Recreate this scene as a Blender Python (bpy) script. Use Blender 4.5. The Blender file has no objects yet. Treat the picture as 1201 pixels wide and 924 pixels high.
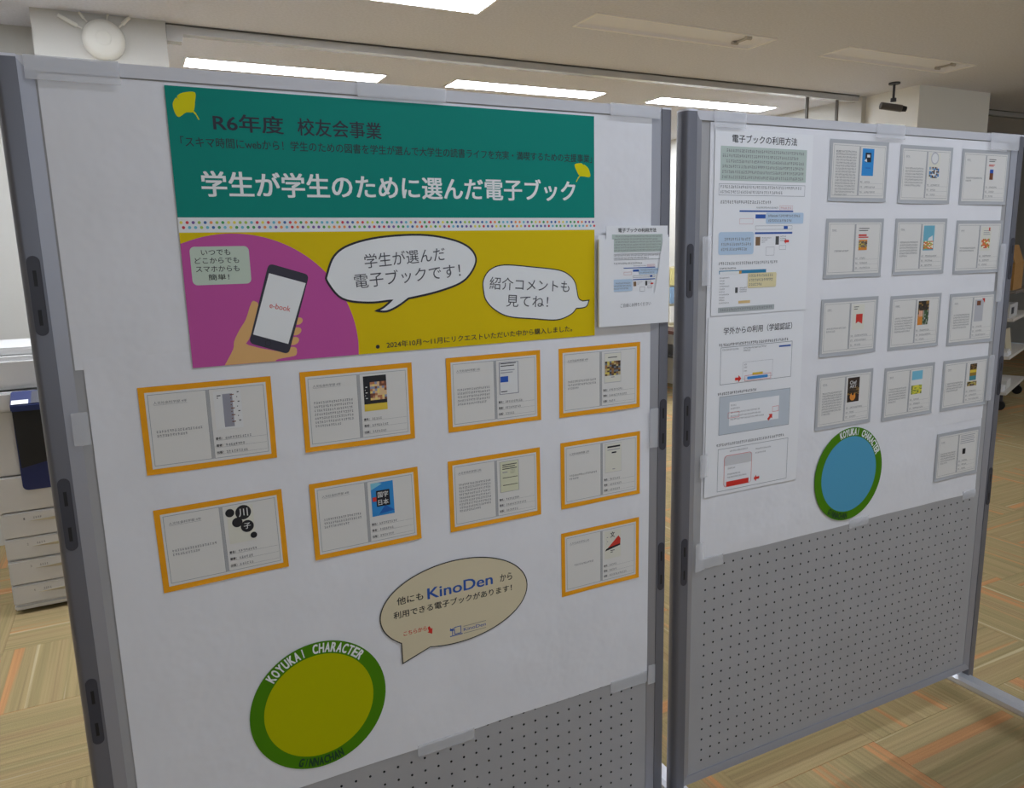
import bpy, bmesh, math, random
from mathutils import Matrix, Vector
C = bpy.context.scene.collection
random.seed(7)
rad = math.radians

# ---------------------------------------------------------------- camera
# world axes follow the room: X runs along the display boards, Y away from the camera, metres
cam_data = bpy.data.cameras.new('camera')
cam = bpy.data.objects.new('camera', cam_data); C.objects.link(cam)
cam_data.sensor_fit = 'HORIZONTAL'; cam_data.sensor_width = 36.0; cam_data.lens = 26.364
cam_data.clip_start = 0.05
cam.matrix_world = (Matrix.Translation((0, 0, 1.5)) @ Matrix.Rotation(rad(-26.5), 4, 'Z')
                    @ Matrix.Rotation(rad(90 - 10.486), 4, 'X') @ Matrix.Rotation(rad(-1.360), 4, 'Z'))
bpy.context.scene.camera = cam

# ---------------------------------------------------------------- world, exposure
w = bpy.data.worlds.new('world'); bpy.context.scene.world = w; w.use_nodes = True
w.node_tree.nodes['Background'].inputs[0].default_value = (0.75, 0.85, 1.0, 1)
w.node_tree.nodes['Background'].inputs[1].default_value = 0.3
vs = bpy.context.scene.view_settings
vs.view_transform = 'Standard'; vs.look = 'None'; vs.exposure = 0.0; vs.gamma = 1.0; vs.use_curve_mapping = False
LAMP = 38.0            # strength of the lit ceiling diffusers beyond the boards
LAMP_BACK = 15.8       # of the lit ones behind the camera
WINDOW = 0.28          # daylight in the windows behind the camera
bpy.context.scene.cycles.max_bounces = 8
bpy.context.scene.cycles.diffuse_bounces = 4

def s2l(c):
    return tuple(((v / 255) / 12.92 if v / 255 <= 0.04045 else ((v / 255 + 0.055) / 1.055) ** 2.4) for v in c) + (1,)

# ---------------------------------------------------------------- materials
MATS = {}
def mat(name, rgb, rough=0.6, metal=0.0, emit=0.0, noise=0.0, nscale=40.0, bump=0.0, bscale=60.0, spec=0.5, bdist=0.01, bdetail=3):
    """rgb in 0..255 sRGB of the surface's own colour"""
    if name in MATS: return MATS[name]
    m = bpy.data.materials.new(name); m.use_nodes = True; nt = m.node_tree
    b = nt.nodes['Principled BSDF']
    col = s2l(rgb)
    b.inputs['Base Color'].default_value = col
    b.inputs['Roughness'].default_value = rough
    b.inputs['Metallic'].default_value = metal
    b.inputs['Specular IOR Level'].default_value = spec
    if emit:
        b.inputs['Emission Color'].default_value = col
        b.inputs['Emission Strength'].default_value = emit
    if noise or bump:
        tc = nt.nodes.new('ShaderNodeTexCoord')
    if noise:
        n = nt.nodes.new('ShaderNodeTexNoise'); n.inputs['Scale'].default_value = nscale; n.inputs['Detail'].default_value = 4
        nt.links.new(tc.outputs['Object'], n.inputs['Vector'])
        r = nt.nodes.new('ShaderNodeValToRGB'); r.color_ramp.elements[0].position = 0.3; r.color_ramp.elements[1].position = 0.7
        r.color_ramp.elements[0].color = tuple(v * (1 - noise) for v in col[:3]) + (1,)
        r.color_ramp.elements[1].color = tuple(min(1, v * (1 + noise * 0.6)) for v in col[:3]) + (1,)
        nt.links.new(n.outputs['Fac'], r.inputs[0]); nt.links.new(r.outputs[0], b.inputs['Base Color'])
    if bump:
        n = nt.nodes.new('ShaderNodeTexNoise'); n.inputs['Scale'].default_value = bscale; n.inputs['Detail'].default_value = bdetail
        nt.links.new(tc.outputs['Object'], n.inputs['Vector'])
        bp = nt.nodes.new('ShaderNodeBump'); bp.inputs['Strength'].default_value = bump; bp.inputs['Distance'].default_value = bdist
        nt.links.new(n.outputs['Fac'], bp.inputs['Height']); nt.links.new(bp.outputs[0], b.inputs['Normal'])
    MATS[name] = m
    return m

M_paper = mat('white_roll_paper', (232, 232, 235), 0.7, bump=0.5, bscale=9, bdist=0.012, noise=0.03, nscale=6)
M_sheet = mat('print_paper', (237, 238, 240), 0.55)
M_card = mat('card_paper', (223, 221, 216), 0.6)
M_orange = mat('orange_card', (243, 166, 32), 0.6, spec=0.15, noise=0.05, nscale=30)
M_greycard = mat('grey_card', (178, 180, 183), 0.6)
M_green = mat('banner_green', (4, 136, 122), 0.45, spec=0.15, noise=0.04, nscale=3)
M_yellow = mat('banner_yellow', (222, 194, 6), 0.5, spec=0.15)
M_pink = mat('banner_pink', (196, 86, 160), 0.4, spec=0.15)
M_mint = mat('label_mint', (198, 212, 196), 0.5, spec=0.15)
M_ink = mat('black_ink', (34, 34, 38), 0.6)
M_softink = mat('soft_grey_ink', (122, 122, 124), 0.6)
M_line = mat('ruled_line_ink', (120, 124, 130), 0.6)
M_navy = mat('navy_ink', (16, 26, 42), 0.5)
M_darkgreentext = mat('dark_green_ink', (12, 44, 48), 0.5)
M_white = mat('white_print', (236, 238, 238), 0.5)
M_leaf = mat('leaf_yellow', (222, 214, 10), 0.45, spec=0.15)
M_phone = mat('phone_body_print', (44, 42, 58), 0.5)
M_red = mat('red_print', (214, 44, 34), 0.5)
M_skin = mat('hand_print', (226, 176, 110), 0.5)
M_skinline = mat('hand_crease_print', (205, 140, 70), 0.5)
M_cream = mat('cream_print', (216, 204, 172), 0.55, spec=0.15)
M_blue = mat('blue_print', (36, 86, 170), 0.5)
M_blue2 = mat('light_blue_print', (186, 208, 230), 0.55)
M_badge = mat('badge_green', (76, 132, 14), 0.4, spec=0.15)
M_lime = mat('badge_lime', (180, 182, 0), 0.4, spec=0.15)
M_sky = mat('badge_blue', (84, 160, 194), 0.4, spec=0.15)
M_badgetext = mat('badge_dark_green_ink', (10, 62, 26), 0.5)
M_alu = mat('silver_frame', (226, 228, 236), 0.38, metal=0.1)
M_post = mat('grey_post', (118, 119, 127), 0.36, metal=0.3)
M_slot = mat('dark_slot_plate', (62, 62, 70), 0.5)
M_black = mat('black_plastic', (12, 12, 14), 0.5)
M_peg = mat('grey_pegboard', (168, 167, 167), 0.6, noise=0.04, nscale=12)
M_chan = mat('channel_metal', (166, 167, 174), 0.4, metal=0.45)
M_chrome = mat('silver_foot', (214, 217, 224), 0.28, metal=0.4)
M_ceil = mat('ceiling_board', (222, 223, 232), 0.9, noise=0.07, nscale=70, bump=0.2, bscale=150, bdist=0.004)
M_wall = mat('white_wall', (200, 198, 191), 0.85, noise=0.02, nscale=5)
M_rail = mat('rail_metal', (200, 200, 200), 0.25, metal=0.5)
M_raildark = mat('dark_rail_edge', (70, 66, 62), 0.5)
M_sock = mat('socket_grey', (190, 184, 178), 0.6)
M_fixture = mat('fixture_frame', (250, 248, 246), 0.5)
M_fixin = mat('fixture_reflector', (240, 240, 246), 0.6)
M_lamp = mat('lit_diffuser', (238, 244, 255), 0.5, emit=LAMP)
M_lampb = mat('lit_diffuser_behind', (228, 238, 255), 0.5, emit=LAMP_BACK)
M_copier = mat('copier_white', (206, 205, 203), 0.5)
M_copierblue = mat('copier_blue', (24, 38, 92), 0.35)
M_beige = mat('handle_beige', (176, 166, 140), 0.5)
M_ap = mat('access_point_white', (226, 224, 214), 0.4)
M_darkwood = mat('dark_wood', (62, 30, 22), 0.4, noise=0.2, nscale=20)
M_brown = mat('brown_board', (104, 74, 52), 0.7, noise=0.1, nscale=12)
M_cardboard = mat('cardboard', (178, 134, 78), 0.8, noise=0.06, nscale=30)
M_tan = mat('tan_laminate', (206, 196, 168), 0.6)

def tape_material():
    m = bpy.data.materials.new('translucent_tape'); m.use_nodes = True; nt = m.node_tree
    b = nt.nodes['Principled BSDF']
    b.inputs['Base Color'].default_value = s2l((240, 241, 244)); b.inputs['Roughness'].default_value = 0.3
    b.inputs['Alpha'].default_value = 0.30
    return m
M_tape = tape_material()
def glass_material():
    m = bpy.data.materials.new('clear_glass'); m.use_nodes = True
    b = m.node_tree.nodes['Principled BSDF']
    b.inputs['Base Color'].default_value = (0.9, 0.93, 0.92, 1); b.inputs['Roughness'].default_value = 0.03
    b.inputs['Alpha'].default_value = 0.12
    return m
M_glass = glass_material()

def carpet_material(name, world):
    """one loop-pile tile: stripes across local X, a different cut of the pattern for every tile"""
    m = bpy.data.materials.new(name); m.use_nodes = True; nt = m.node_tree; L = nt.links
    b = nt.nodes['Principled BSDF']; b.inputs['Roughness'].default_value = 0.95; b.inputs['Specular IOR Level'].default_value = 0.1
    tc = nt.nodes.new('ShaderNodeTexCoord'); oi = nt.nodes.new('ShaderNodeObjectInfo')
    sx = nt.nodes.new('ShaderNodeSeparateXYZ'); L.new(tc.outputs['Object'], sx.inputs[0])
    mul = nt.nodes.new('ShaderNodeMath'); mul.operation = 'MULTIPLY'; mul.inputs[1].default_value = 0 if world else 60; L.new(oi.outputs['Random'], mul.inputs[0])
    add = nt.nodes.new('ShaderNodeMath'); add.operation = 'ADD'; L.new(sx.outputs['X'], add.inputs[0]); L.new(mul.outputs[0], add.inputs[1])
    ys = nt.nodes.new('ShaderNodeMath'); ys.operation = 'MULTIPLY'; ys.inputs[1].default_value = 0.012; L.new(sx.outputs['Y'], ys.inputs[0])
    cb = nt.nodes.new('ShaderNodeCombineXYZ'); L.new(add.outputs[0], cb.inputs[0]); L.new(ys.outputs[0], cb.inputs[1])
    def noise(scale, detail, ramp, vec=None):
        n = nt.nodes.new('ShaderNodeTexNoise'); n.inputs['Scale'].default_value = scale; n.inputs['Detail'].default_value = detail
        L.new((vec or cb.outputs[0]), n.inputs['Vector'])
        r = nt.nodes.new('ShaderNodeValToRGB'); els = r.color_ramp.elements
        while len(els) > 1: els.remove(els[-1])
        els[0].position, els[0].color = ramp[0]
        for p_, c_ in ramp[1:]:
            e = els.new(p_); e.color = c_
        L.new(n.outputs['Fac'], r.inputs[0]); return r.outputs[0]
    W, K = (1, 1, 1, 1), (0, 0, 0, 1)
    base = noise(13, 1.5, [(0.30, s2l((156, 134, 98))), (0.46, s2l((166, 146, 106))), (0.6, s2l((154, 139, 99))), (0.75, s2l((176, 160, 124)))])
    orange = noise(9, 2.5, [(0.0, K), (0.565, K), (0.585, W), (0.66, W), (0.68, K)])
    light = noise(24, 2, [(0.0, K), (0.625, K), (0.64, W), (1.0, W)])
    fine = noise(90, 2, [(0.3, (0.82, 0.82, 0.82, 1)), (0.7, (1.12, 1.12, 1.12, 1))])
    def mix(fac, a, c, blend='MIX'):
        x = nt.nodes.new('ShaderNodeMix'); x.data_type = 'RGBA'; x.blend_type = blend
        if isinstance(fac, float): x.inputs[0].default_value = fac
        else: L.new(fac, x.inputs[0])
        L.new(a, x.inputs[6])
        if isinstance(c, tuple): x.inputs[7].default_value = c
        else: L.new(c, x.inputs[7])
        return x.outputs[2]
    fo = nt.nodes.new('ShaderNodeMath'); fo.operation = 'MULTIPLY'; fo.inputs[1].default_value = 0.5; L.new(orange, fo.inputs[0])
    fl = nt.nodes.new('ShaderNodeMath'); fl.operation = 'MULTIPLY'; fl.inputs[1].default_value = 0.5; L.new(light, fl.inputs[0])
    c1 = mix(fo.outputs[0], base, s2l((212, 136, 84)))
    c2 = mix(fl.outputs[0], c1, s2l((204, 190, 156)))
    c3 = mix(1.0, c2, fine, 'MULTIPLY')
    g = noise(420, 1, [(0.3, (0.86, 0.86, 0.86, 1)), (0.7, (1.1, 1.1, 1.1, 1))], tc.outputs['Object'])
    c4 = mix(1.0, c3, g, 'MULTIPLY')
    L.new(c4, b.inputs['Base Color'])
    n = nt.nodes.new('ShaderNodeTexNoise'); n.inputs['Scale'].default_value = 350; L.new(tc.outputs['Object'], n.inputs['Vector'])
    bp = nt.nodes.new('ShaderNodeBump'); bp.inputs['Strength'].default_value = 0.4; bp.inputs['Distance'].default_value = 0.003
    L.new(n.outputs['Fac'], bp.inputs['Height']); L.new(bp.outputs[0], b.inputs['Normal'])
    return m
M_carpet = carpet_material('striped_carpet', False)

# ---------------------------------------------------------------- helpers
class MB:
    """collects shapes; build() links them as one mesh object"""
    def __init__(s): s.v = []; s.f = []; s.m = []; s.mats = []; s.smooth = False
    def _mi(s, m):
        if m not in s.mats: s.mats.append(m)
        return s.mats.index(m)
    def add(s, vs_, fs, m):
        k = len(s.v); s.v += [tuple(v) for v in vs_]; mi = s._mi(m)
        for f in fs: s.f.append(tuple(i + k for i in f)); s.m.append(mi)
    def box(s, x0, x1, y0, y1, z0, z1, m):
        s.add([(x0, y0, z0), (x1, y0, z0), (x1, y1, z0), (x0, y1, z0), (x0, y0, z1), (x1, y0, z1), (x1, y1, z1), (x0, y1, z1)],
              [(0, 3, 2, 1), (4, 5, 6, 7), (0, 1, 5, 4), (1, 2, 6, 5), (2, 3, 7, 6), (3, 0, 4, 7)], m)
    def poly(s, pts, y, m, thick=0.0):
        """flat print in the XZ plane facing -Y"""
        n = len(pts)
        area = sum(pts[i][0] * pts[(i + 1) % n][1] - pts[(i + 1) % n][0] * pts[i][1] for i in range(n))
        if area < 0: pts = pts[::-1]
        if thick:
            s.add([(a, y - thick, b) for a, b in pts] + [(a, y, b) for a, b in pts],
                  [tuple(range(n)), tuple(range(2 * n - 1, n - 1, -1))] + [(i, n + i, n + (i + 1) % n, (i + 1) % n) for i in range(n)], m)
        else:
            s.add([(a, y, b) for a, b in pts], [tuple(range(n))], m)
    def rect(s, x0, x1, z0, z1, y, m, thick=0.0): s.poly([(x0, z0), (x1, z0), (x1, z1), (x0, z1)], y, m, thick)
    def frame(s, x0, x1, z0, z1, w_, y, m):
        s.rect(x0, x1, z1 - w_, z1, y, m); s.rect(x0, x1, z0, z0 + w_, y, m)
        s.rect(x0, x0 + w_, z0, z1, y, m); s.rect(x1 - w_, x1, z0, z1, y, m)
    def cyl(s, a, b, r, m, n=16, r2=None):
        a = Vector(a); b = Vector(b); d = (b - a).normalized(); r2 = r if r2 is None else r2
        u = d.orthogonal().normalized(); w_ = d.cross(u)
        vs_ = [a + r * (math.cos(t) * u + math.sin(t) * w_) for t in [2 * math.pi * i / n for i in range(n)]]
        vs_ += [b + r2 * (math.cos(t) * u + math.sin(t) * w_) for t in [2 * math.pi * i / n for i in range(n)]]
        s.add(vs_, [tuple(range(n))[::-1], tuple(range(n, 2 * n))] + [(i, (i + 1) % n, n + (i + 1) % n, n + i) for i in range(n)], m)
    def prism(s, pts, z0, z1, m):
        """pts in XY"""
        n = len(pts)
        s.add([(a, b, z0) for a, b in pts] + [(a, b, z1) for a, b in pts],
              [tuple(range(n))[::-1], tuple(range(n, 2 * n))] + [(i, (i + 1) % n, n + (i + 1) % n, n + i) for i in range(n)], m)
    def build(s, name, parent=None, bevel=0.0, smooth=False, fix=True):
        me = bpy.data.meshes.new(name); me.from_pydata(s.v, [], s.f)
        for m in s.mats: me.materials.append(m)
        for p, i in zip(me.polygons, s.m): p.material_index = i
        if bevel or fix:
            bm = bmesh.new(); bm.from_mesh(me)
            if bevel:
                bmesh.ops.bevel(bm, geom=[e for e in bm.edges if len(e.link_faces) == 2 and e.calc_face_angle(0) > 0.5], offset=bevel, segments=2, affect='EDGES', clamp_overlap=True)
            bm.to_mesh(me); bm.free()
        if smooth: me.polygons.foreach_set('use_smooth', [True] * len(me.polygons)); me.set_sharp_from_angle(angle=rad(35))
        o = bpy.data.objects.new(name, me); C.objects.link(o)
        if parent: o.parent = parent
        return o

def tag(o, label=None, cat=None, group=None, kind=None):
    if label: o['label'] = label
    if cat: o['category'] = cat
    if group: o['group'] = group
    if kind: o['kind'] = kind
    return o
def thing(name, label, cat, loc=(0, 0, 0), rz=0.0, group=None):
    o = bpy.data.objects.new(name, None); C.objects.link(o); o.empty_display_size = 0.05
    o.location = loc; o.rotation_euler = (0, 0, rz)
    return tag(o, label, cat, group)

_txt = {}
def text_into(mb, s, cx_, cz_, w_, h_, y, m, bold=0.0, rot=0.0, per_em=False):
    """lettering fitted to a w x h box (or to width only), centred on (cx, cz), as flat print"""
    key = s
    if key not in _txt:
        cu = bpy.data.curves.new('t', 'FONT'); cu.body = s; cu.size = 1.0; cu.resolution_u = 3
        cu.fill_mode = 'FRONT'
        ob = bpy.data.objects.new('t', cu); C.objects.link(ob)
        dg = bpy.context.evaluated_depsgraph_get(); dg.update()
        me = bpy.data.meshes.new_from_object(ob.evaluated_get(dg))
        vv = [(v.co.x, v.co.y) for v in me.vertices]; ff = [tuple(p.vertices) for p in me.polygons]
        bpy.data.objects.remove(ob); bpy.data.curves.remove(cu); bpy.data.meshes.remove(me)
        _txt[key] = (vv, ff)
    vv, ff = _txt[key]
    xs = [a for a, b in vv]; ys = [b for a, b in vv]
    x0, x1, y0, y1 = min(xs), max(xs), min(ys), max(ys)
    sx = w_ / (x1 - x0); sy = sx if h_ is None else h_ / (y1 - y0)
    c, sn = math.cos(rot), math.sin(rot)
    for n_, (da, db) in enumerate(((0, 0),) if not bold else ((-1, -.6), (1, -.6), (-1, .6), (1, .6), (0, 0))):
        out = []
        for a, b in vv:
            p, q = (a + da * bold - (x0 + x1) / 2) * sx, (b + db * bold - (y0 + y1) / 2) * sy
            out.append((cx_ + c * p - sn * q, y - n_ * 0.00001, cz_ + sn * p + c * q))
        mb.add(out, ff, m)

def scribble(mb, x0, x1, z, h, y, m, rnd, dens=1.0):
    """a line of small print too fine to read: short strokes, one cluster per character"""
    x = x0; w_ = h * 0.92; t = h * 0.13
    while x + w_ < x1:
        if rnd.random() < dens:
            for zz in rnd.sample([0.12, 0.4, 0.68, 0.9], 3):
                a = x + w_ * rnd.uniform(0, 0.25); b = x + w_ * rnd.uniform(0.55, 0.85)
                mb.rect(a, b, z + h * zz - t / 2, z + h * zz + t / 2, y, m)
            a = x + w_ * rnd.uniform(0.15, 0.65); mb.rect(a, a + t, z, z + h, y, m)
        x += w_

def circle(cx_, cz_, r, n=64, a0=0, a1=2 * math.pi): return [(cx_ + r * math.cos(a0 + (a1 - a0) * i / n), cz_ + r * math.sin(a0 + (a1 - a0) * i / n)) for i in range(n)]
def rrect(x0, x1, z0, z1, r, n=5):
    p = []
    for cx_, cz_, a in ((x1 - r, z1 - r, 0), (x0 + r, z1 - r, 90), (x0 + r, z0 + r, 180), (x1 - r, z0 + r, 270)):
        p += [(cx_ + r * math.cos(rad(a + 90 * i / n)), cz_ + r * math.sin(rad(a + 90 * i / n))) for i in range(n + 1)]
    return p
def smooth_poly(pts, corners=(), n=5):
    out = []; N = len(pts)
    for i in range(N):
        p1, p2 = Vector(pts[i]), Vector(pts[(i + 1) % N])
        p0 = p1 if i in corners else Vector(pts[i - 1]); p3 = p2 if (i + 1) % N in corners else Vector(pts[(i + 2) % N])
        for k in range(n):
            t = k / n
            out.append(tuple(0.5 * ((2 * p1) + (p2 - p0) * t + (2 * p0 - 5 * p1 + 4 * p2 - p3) * t * t + (3 * p1 - p0 - 3 * p2 + p3) * t ** 3)))
    return out
def outline(mb, pts, w_, y, m):
    """closed line of width w_ along pts"""
    N = len(pts); P = [Vector(p) for p in pts]; I_ = []; O_ = []
    for i in range(N):
        d1 = (P[i] - P[i - 1]); d2 = (P[(i + 1) % N] - P[i])
        if d1.length < 1e-7: d1 = d2
        if d2.length < 1e-7: d2 = d1
        d1.normalize(); d2.normalize()
        nn = Vector((-(d1 + d2).y, (d1 + d2).x))
        if nn.length < 1e-4: nn = Vector((-d1.y, d1.x))
        nn.normalize(); k = 1 / max(0.45, nn.dot(Vector((-d1.y, d1.x))))
        I_.append(P[i] - nn * w_ / 2 * k); O_.append(P[i] + nn * w_ / 2 * k)
    vs_ = [(p.x, y, p.y) for p in I_ + O_]
    mb.add(vs_, [(i, (i + 1) % N, N + (i + 1) % N, N + i) for i in range(N)], m)

# board frames: origin at the near-left post slot, at floor level
BO = [((-0.1295, 1.3641, 0.0), rad(0.3736)), ((1.1395, 1.3634, 0.0), rad(-0.355))]
def on_board(k, u, z, y, name, label, cat, group=None):
    """an Empty on board k at (u, z); children use local x to the right, z up, -y towards the viewer"""
    (ox, oy, oz), a = BO[k]
    return thing(name, label, cat, (ox + u * math.cos(a) - y * math.sin(a), oy + u * math.sin(a) + y * math.cos(a), z), a, group)

def wavy_sheet(x0, x1, z0, z1, amp, m, seed, nx=28, nz=24, thick=0.0004, edge=0.0):
    """a hung sheet of paper with gentle waves; thin but solid"""
    r = random.Random(seed); ph = [r.uniform(0, 6.28) for _ in range(6)]
    mb = MB()
    def dy(i, j):
        x = x0 + (x1 - x0) * i / nx; z = z0 + (z1 - z0) * j / nz
        s_ = (math.sin(7 * x + 3 * z + ph[0]) + math.sin(11 * x - 9 * z + ph[1]) + 0.6 * math.sin(23 * x + 17 * z + ph[2])) / 2.6
        k = min(1, min(i, nx - i) / 3 + 0.2) * min(1, min(nz - j, j) / 2 + 0.2)
        return -amp * (1 + s_) * 0.5 * k
    def dz(i, j):
        if j: return 0
        x = i / nx * (x1 - x0)
        return edge * (math.sin(9 * x + ph[3]) + 0.6 * math.sin(21 * x + ph[4]))
    vs_ = []
    for j in range(nz + 1):
        for i in range(nx + 1):
            vs_.append((x0 + (x1 - x0) * i / nx, dy(i, j), z0 + (z1 - z0) * j / nz + dz(i, j)))
    n1 = len(vs_); vs_ += [(a, b + thick, c) for a, b, c in vs_]
    f = []
    for j in range(nz):
        for i in range(nx):
            a = j * (nx + 1) + i; q = (a, a + 1, a + nx + 2, a + nx + 1)
            f.append(q); f.append(tuple(n1 + t for t in q[::-1]))
    mb.add(vs_, f, m)
    return mb

# ================================================================ SETTING
CEIL = 2.70
X0, X1, Y0, Y1 = -4.5, 12.0, -5.5, 8.5
# ceiling with openings for the flush troffers
lit_front = [(0.45, 3.57), (0.42, 5.20), (2.14, 5.16), (3.88, 5.14)]
lit_side = [(-1.35, 3.57), (-3.15, 3.57), (2.1, 6.85), (3.9, 6.85), (7.65, 1.9)]  # last three are added, unseen, to brighten the gap and the shelf cart
off_front = [(2.25, 3.57), (4.05, 3.53)]
lit_back = [(0.45, 0.40), (2.05, 0.40), (-1.2, -3.0), (0.75, -3.0), (2.35, -3.0)]
lit_far = []
FW, FD = 1.25, 0.24
holes = [(x, x + FW, y - FD / 2, y + FD / 2) for x, y in lit_front + lit_side + off_front + lit_back + lit_far]
xs = sorted(set([X0, X1] + [h[0] for h in holes] + [h[1] for h in holes])); ys = sorted(set([Y0, Y1] + [h[2] for h in holes] + [h[3] for h in holes]))
mb = MB()
for a, b in zip(xs, xs[1:]):
    for c, d in zip(ys, ys[1:]):
        if any(h[0] - 1e-6 <= a and b <= h[1] + 1e-6 and h[2] - 1e-6 <= c and d <= h[3] + 1e-6 for h in holes): continue
        mb.add([(a, c, CEIL), (a, d, CEIL), (b, d, CEIL), (b, c, CEIL)], [(0, 1, 2, 3)], M_ceil)
tag(mb.build('ceiling'), kind='structure')
mb = MB(); mb.box(X0, X1, Y0, Y1, CEIL + 0.12, CEIL + 0.2, M_ceil); tag(mb.build('ceiling_slab'), kind='structure')

def wall(name, x0, x1, y0, y1, z0=0.0, z1=CEIL + 0.12, m=None):
    b_ = MB(); b_.box(x0, x1, y0, y1, z0, z1, m or M_wall); return tag(b_.build(name), kind='structure')
wall('wall_back_left', X0, -0.29, 4.75, 4.9)
wall('wall_back', -0.4, 5.45, 8.4, 8.5)
wall('wall_back_far', 6.42, X1, 8.4, 8.5)
wall('wall_left_return', -0.44, -0.29, 4.9, 8.4)
wall('wall_right_partition', 5.45, 5.60, 4.44, 8.4)
wall('wall_pillar_left', -0.295, 0.289, 4.40, 4.90)
wall('wall_pillar_right', 5.50, 6.37, 3.97, 4.44, m=mat('pillar_white', (246, 245, 240), 0.8))
wall('wall_left', X0 - 0.1, X0, Y0, 4.9)
wall('wall_right', X1, X1 + 0.1, Y0, Y1)
# wall behind the camera with a band of windows (daylight)
wall('wall_front_lower', X0, X1, Y0 - 0.1, Y0, 0, 0.9)
wall('wall_front_upper', X0, X1, Y0 - 0.1, Y0, 2.4, CEIL + 0.12)
for i in range(7):
    xa = X0 + i * 2.357; xb = xa + 2.357
    wall('wall_front_pier', xa, xa + 0.3, Y0 - 0.1, Y0, 0.9, 2.4)
    g = MB(); g.frame(xa + 0.3, xb, 0.9, 2.4, 0.05, Y0 - 0.05, M_alu); fr = tag(g.build('window_%d' % (i + 1)), kind='structure')
    g = MB(); g.box(xa + 0.3, xb, Y0 - 0.07, Y0 - 0.065, 0.9, 2.4, M_glass); g.build('pane', fr)
# the daylight outside those windows
sun_l = bpy.data.lights.new('daylight', 'AREA'); sun_l.shape = 'RECTANGLE'; sun_l.size = 16; sun_l.size_y = 1.6
sun_l.energy = 480 * WINDOW; sun_l.color = (0.80, 0.89, 1.0)
so = bpy.data.objects.new('daylight', sun_l); C.objects.link(so); so.location = (3.7, Y0 - 0.3, 1.75); so.rotation_euler = (rad(90), 0, rad(180)); so.rotation_euler = (rad(90), 0, 0)

# floor: concrete slab under carpet tiles
fl = MB(); fl.box(X0, X1, Y0, Y1, -0.1, -0.006, M_tan); floor = tag(fl.build('floor'), kind='structure')
tile_mesh = None
cands = []
inv = cam.matrix_world.inverted(); fpx = 26.364 / 36 * 1201
for i in range(-10, 24):
    for j in range(-13, 16):
        x = -0.6 + 0.5 * i + 0.25; y = 0.87 + 0.5 * j + 0.25
        if not (X0 < x - 0.25 and x + 0.25 < X1 + 0.1 and Y0 < y - 0.25 and y + 0.25 < Y1): continue
        p = inv @ Vector((x, y, 0)); vis = False
        if p.z < -0.3:
            U = 600 + fpx * p.x / -p.z; V = 462 - fpx * p.y / -p.z
            vis = -250 < U < 1450 and V < 1250
        cands.append((0 if vis else 1, math.hypot(x, y), i, j, x, y))
cands.sort()
near = cands[:290]; rest = cands[290:]
e = 0.2494
tb = MB(); tb.add([(-e, -e, 0), (e, -e, 0), (e, e, 0), (-e, e, 0), (-.25, -.25, -.006), (.25, -.25, -.006), (.25, .25, -.006), (-.25, .25, -.006)],
                  [(0, 1, 2, 3), (0, 4, 5, 1), (1, 5, 6, 2), (2, 6, 7, 3), (3, 7, 4, 0)], M_carpet)
t0 = tb.build('carpet_tile', floor)
for k, (_, _, i, j, x, y) in enumerate(near):
    o = t0 if k == 0 else t0.copy()
    if k: C.objects.link(o); o.parent = floor
    o.location = (x, y, 0); o.rotation_euler = (0, 0, (0 if (i + j) % 2 == 0 else math.pi / 2) + math.pi * ((i * 7 + j * 3) % 2))
rb = MB()
for _, _, i, j, x, y in rest:
    if (i + j) % 2 == 0: rb.add([(x - .25, y - .25, -.001), (x + .25, y - .25, -.001), (x + .25, y + .25, -.001), (x - .25, y + .25, -.001)], [(0, 1, 2, 3)], M_carpet)
    else: rb.add([(x - .25, y - .25, -.0012), (x + .25, y - .25, -.0012), (x + .25, y + .25, -.0012), (x - .25, y + .25, -.0012)], [(0, 1, 2, 3)], M_carpet)
tag(rb.build('carpet_tiles', floor), kind='stuff')

# smoke-barrier rail across the ceiling, with slender posts near its right end
def rail(x0, x1, label, name='ceiling_rail', ends=True):
    t = thing(name, label, 'rail', (x0, 4.46, CEIL))
    L_ = x1 - x0
    b_ = MB(); b_.box(0, L_, -0.03, 0.03, -0.045, -0.008, M_rail); b_.build('rail_body', t)
    b_ = MB(); b_.box(0, L_, -0.035, 0.035, -0.008, -0.0005, M_raildark); b_.build('top_edge', t)
    if ends:
        b_ = MB(); b_.add([(0.0, -0.035, -0.008), (0.09, -0.035, -0.008), (0.07, -0.035, -0.085), (0.0, -0.035, -0.085),
                          (0.0, 0.035, -0.008), (0.09, 0.035, -0.008), (0.07, 0.035, -0.085), (0.0, 0.035, -0.085)],
                         [(0, 3, 2, 1), (4, 5, 6, 7), (0, 1, 5, 4), (1, 2, 6, 5), (2, 3, 7, 6), (3, 0, 4, 7)], M_rail); b_.build('end_bracket', t)
    return t
rail(0.292, 5.40, 'long slim metal rail across the ceiling, starting at the left pillar')
rail(6.43, 11.9, 'dark metal ceiling rail to the right of the right-hand pillar', ends=False)
# the glazed screen that stands below the right end of the rail
g = thing('glass_screen', 'tall clear glass screen with thin dark uprights under the rail\'s right end', 'screen', (4.85, 4.46, 0))
for x in (0.0, 0.33):
    b_ = MB(); b_.box(x, x + 0.016, -0.010, 0.010, 0.0, 2.655, mat('upright_grey', (104, 98, 90), 0.5)); b_.build('upright', g)
b_ = MB(); b_.box(0.022, 0.33, -0.003, 0.003, 0.05, 2.655, M_glass); b_.build('glass_pane', g)

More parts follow.
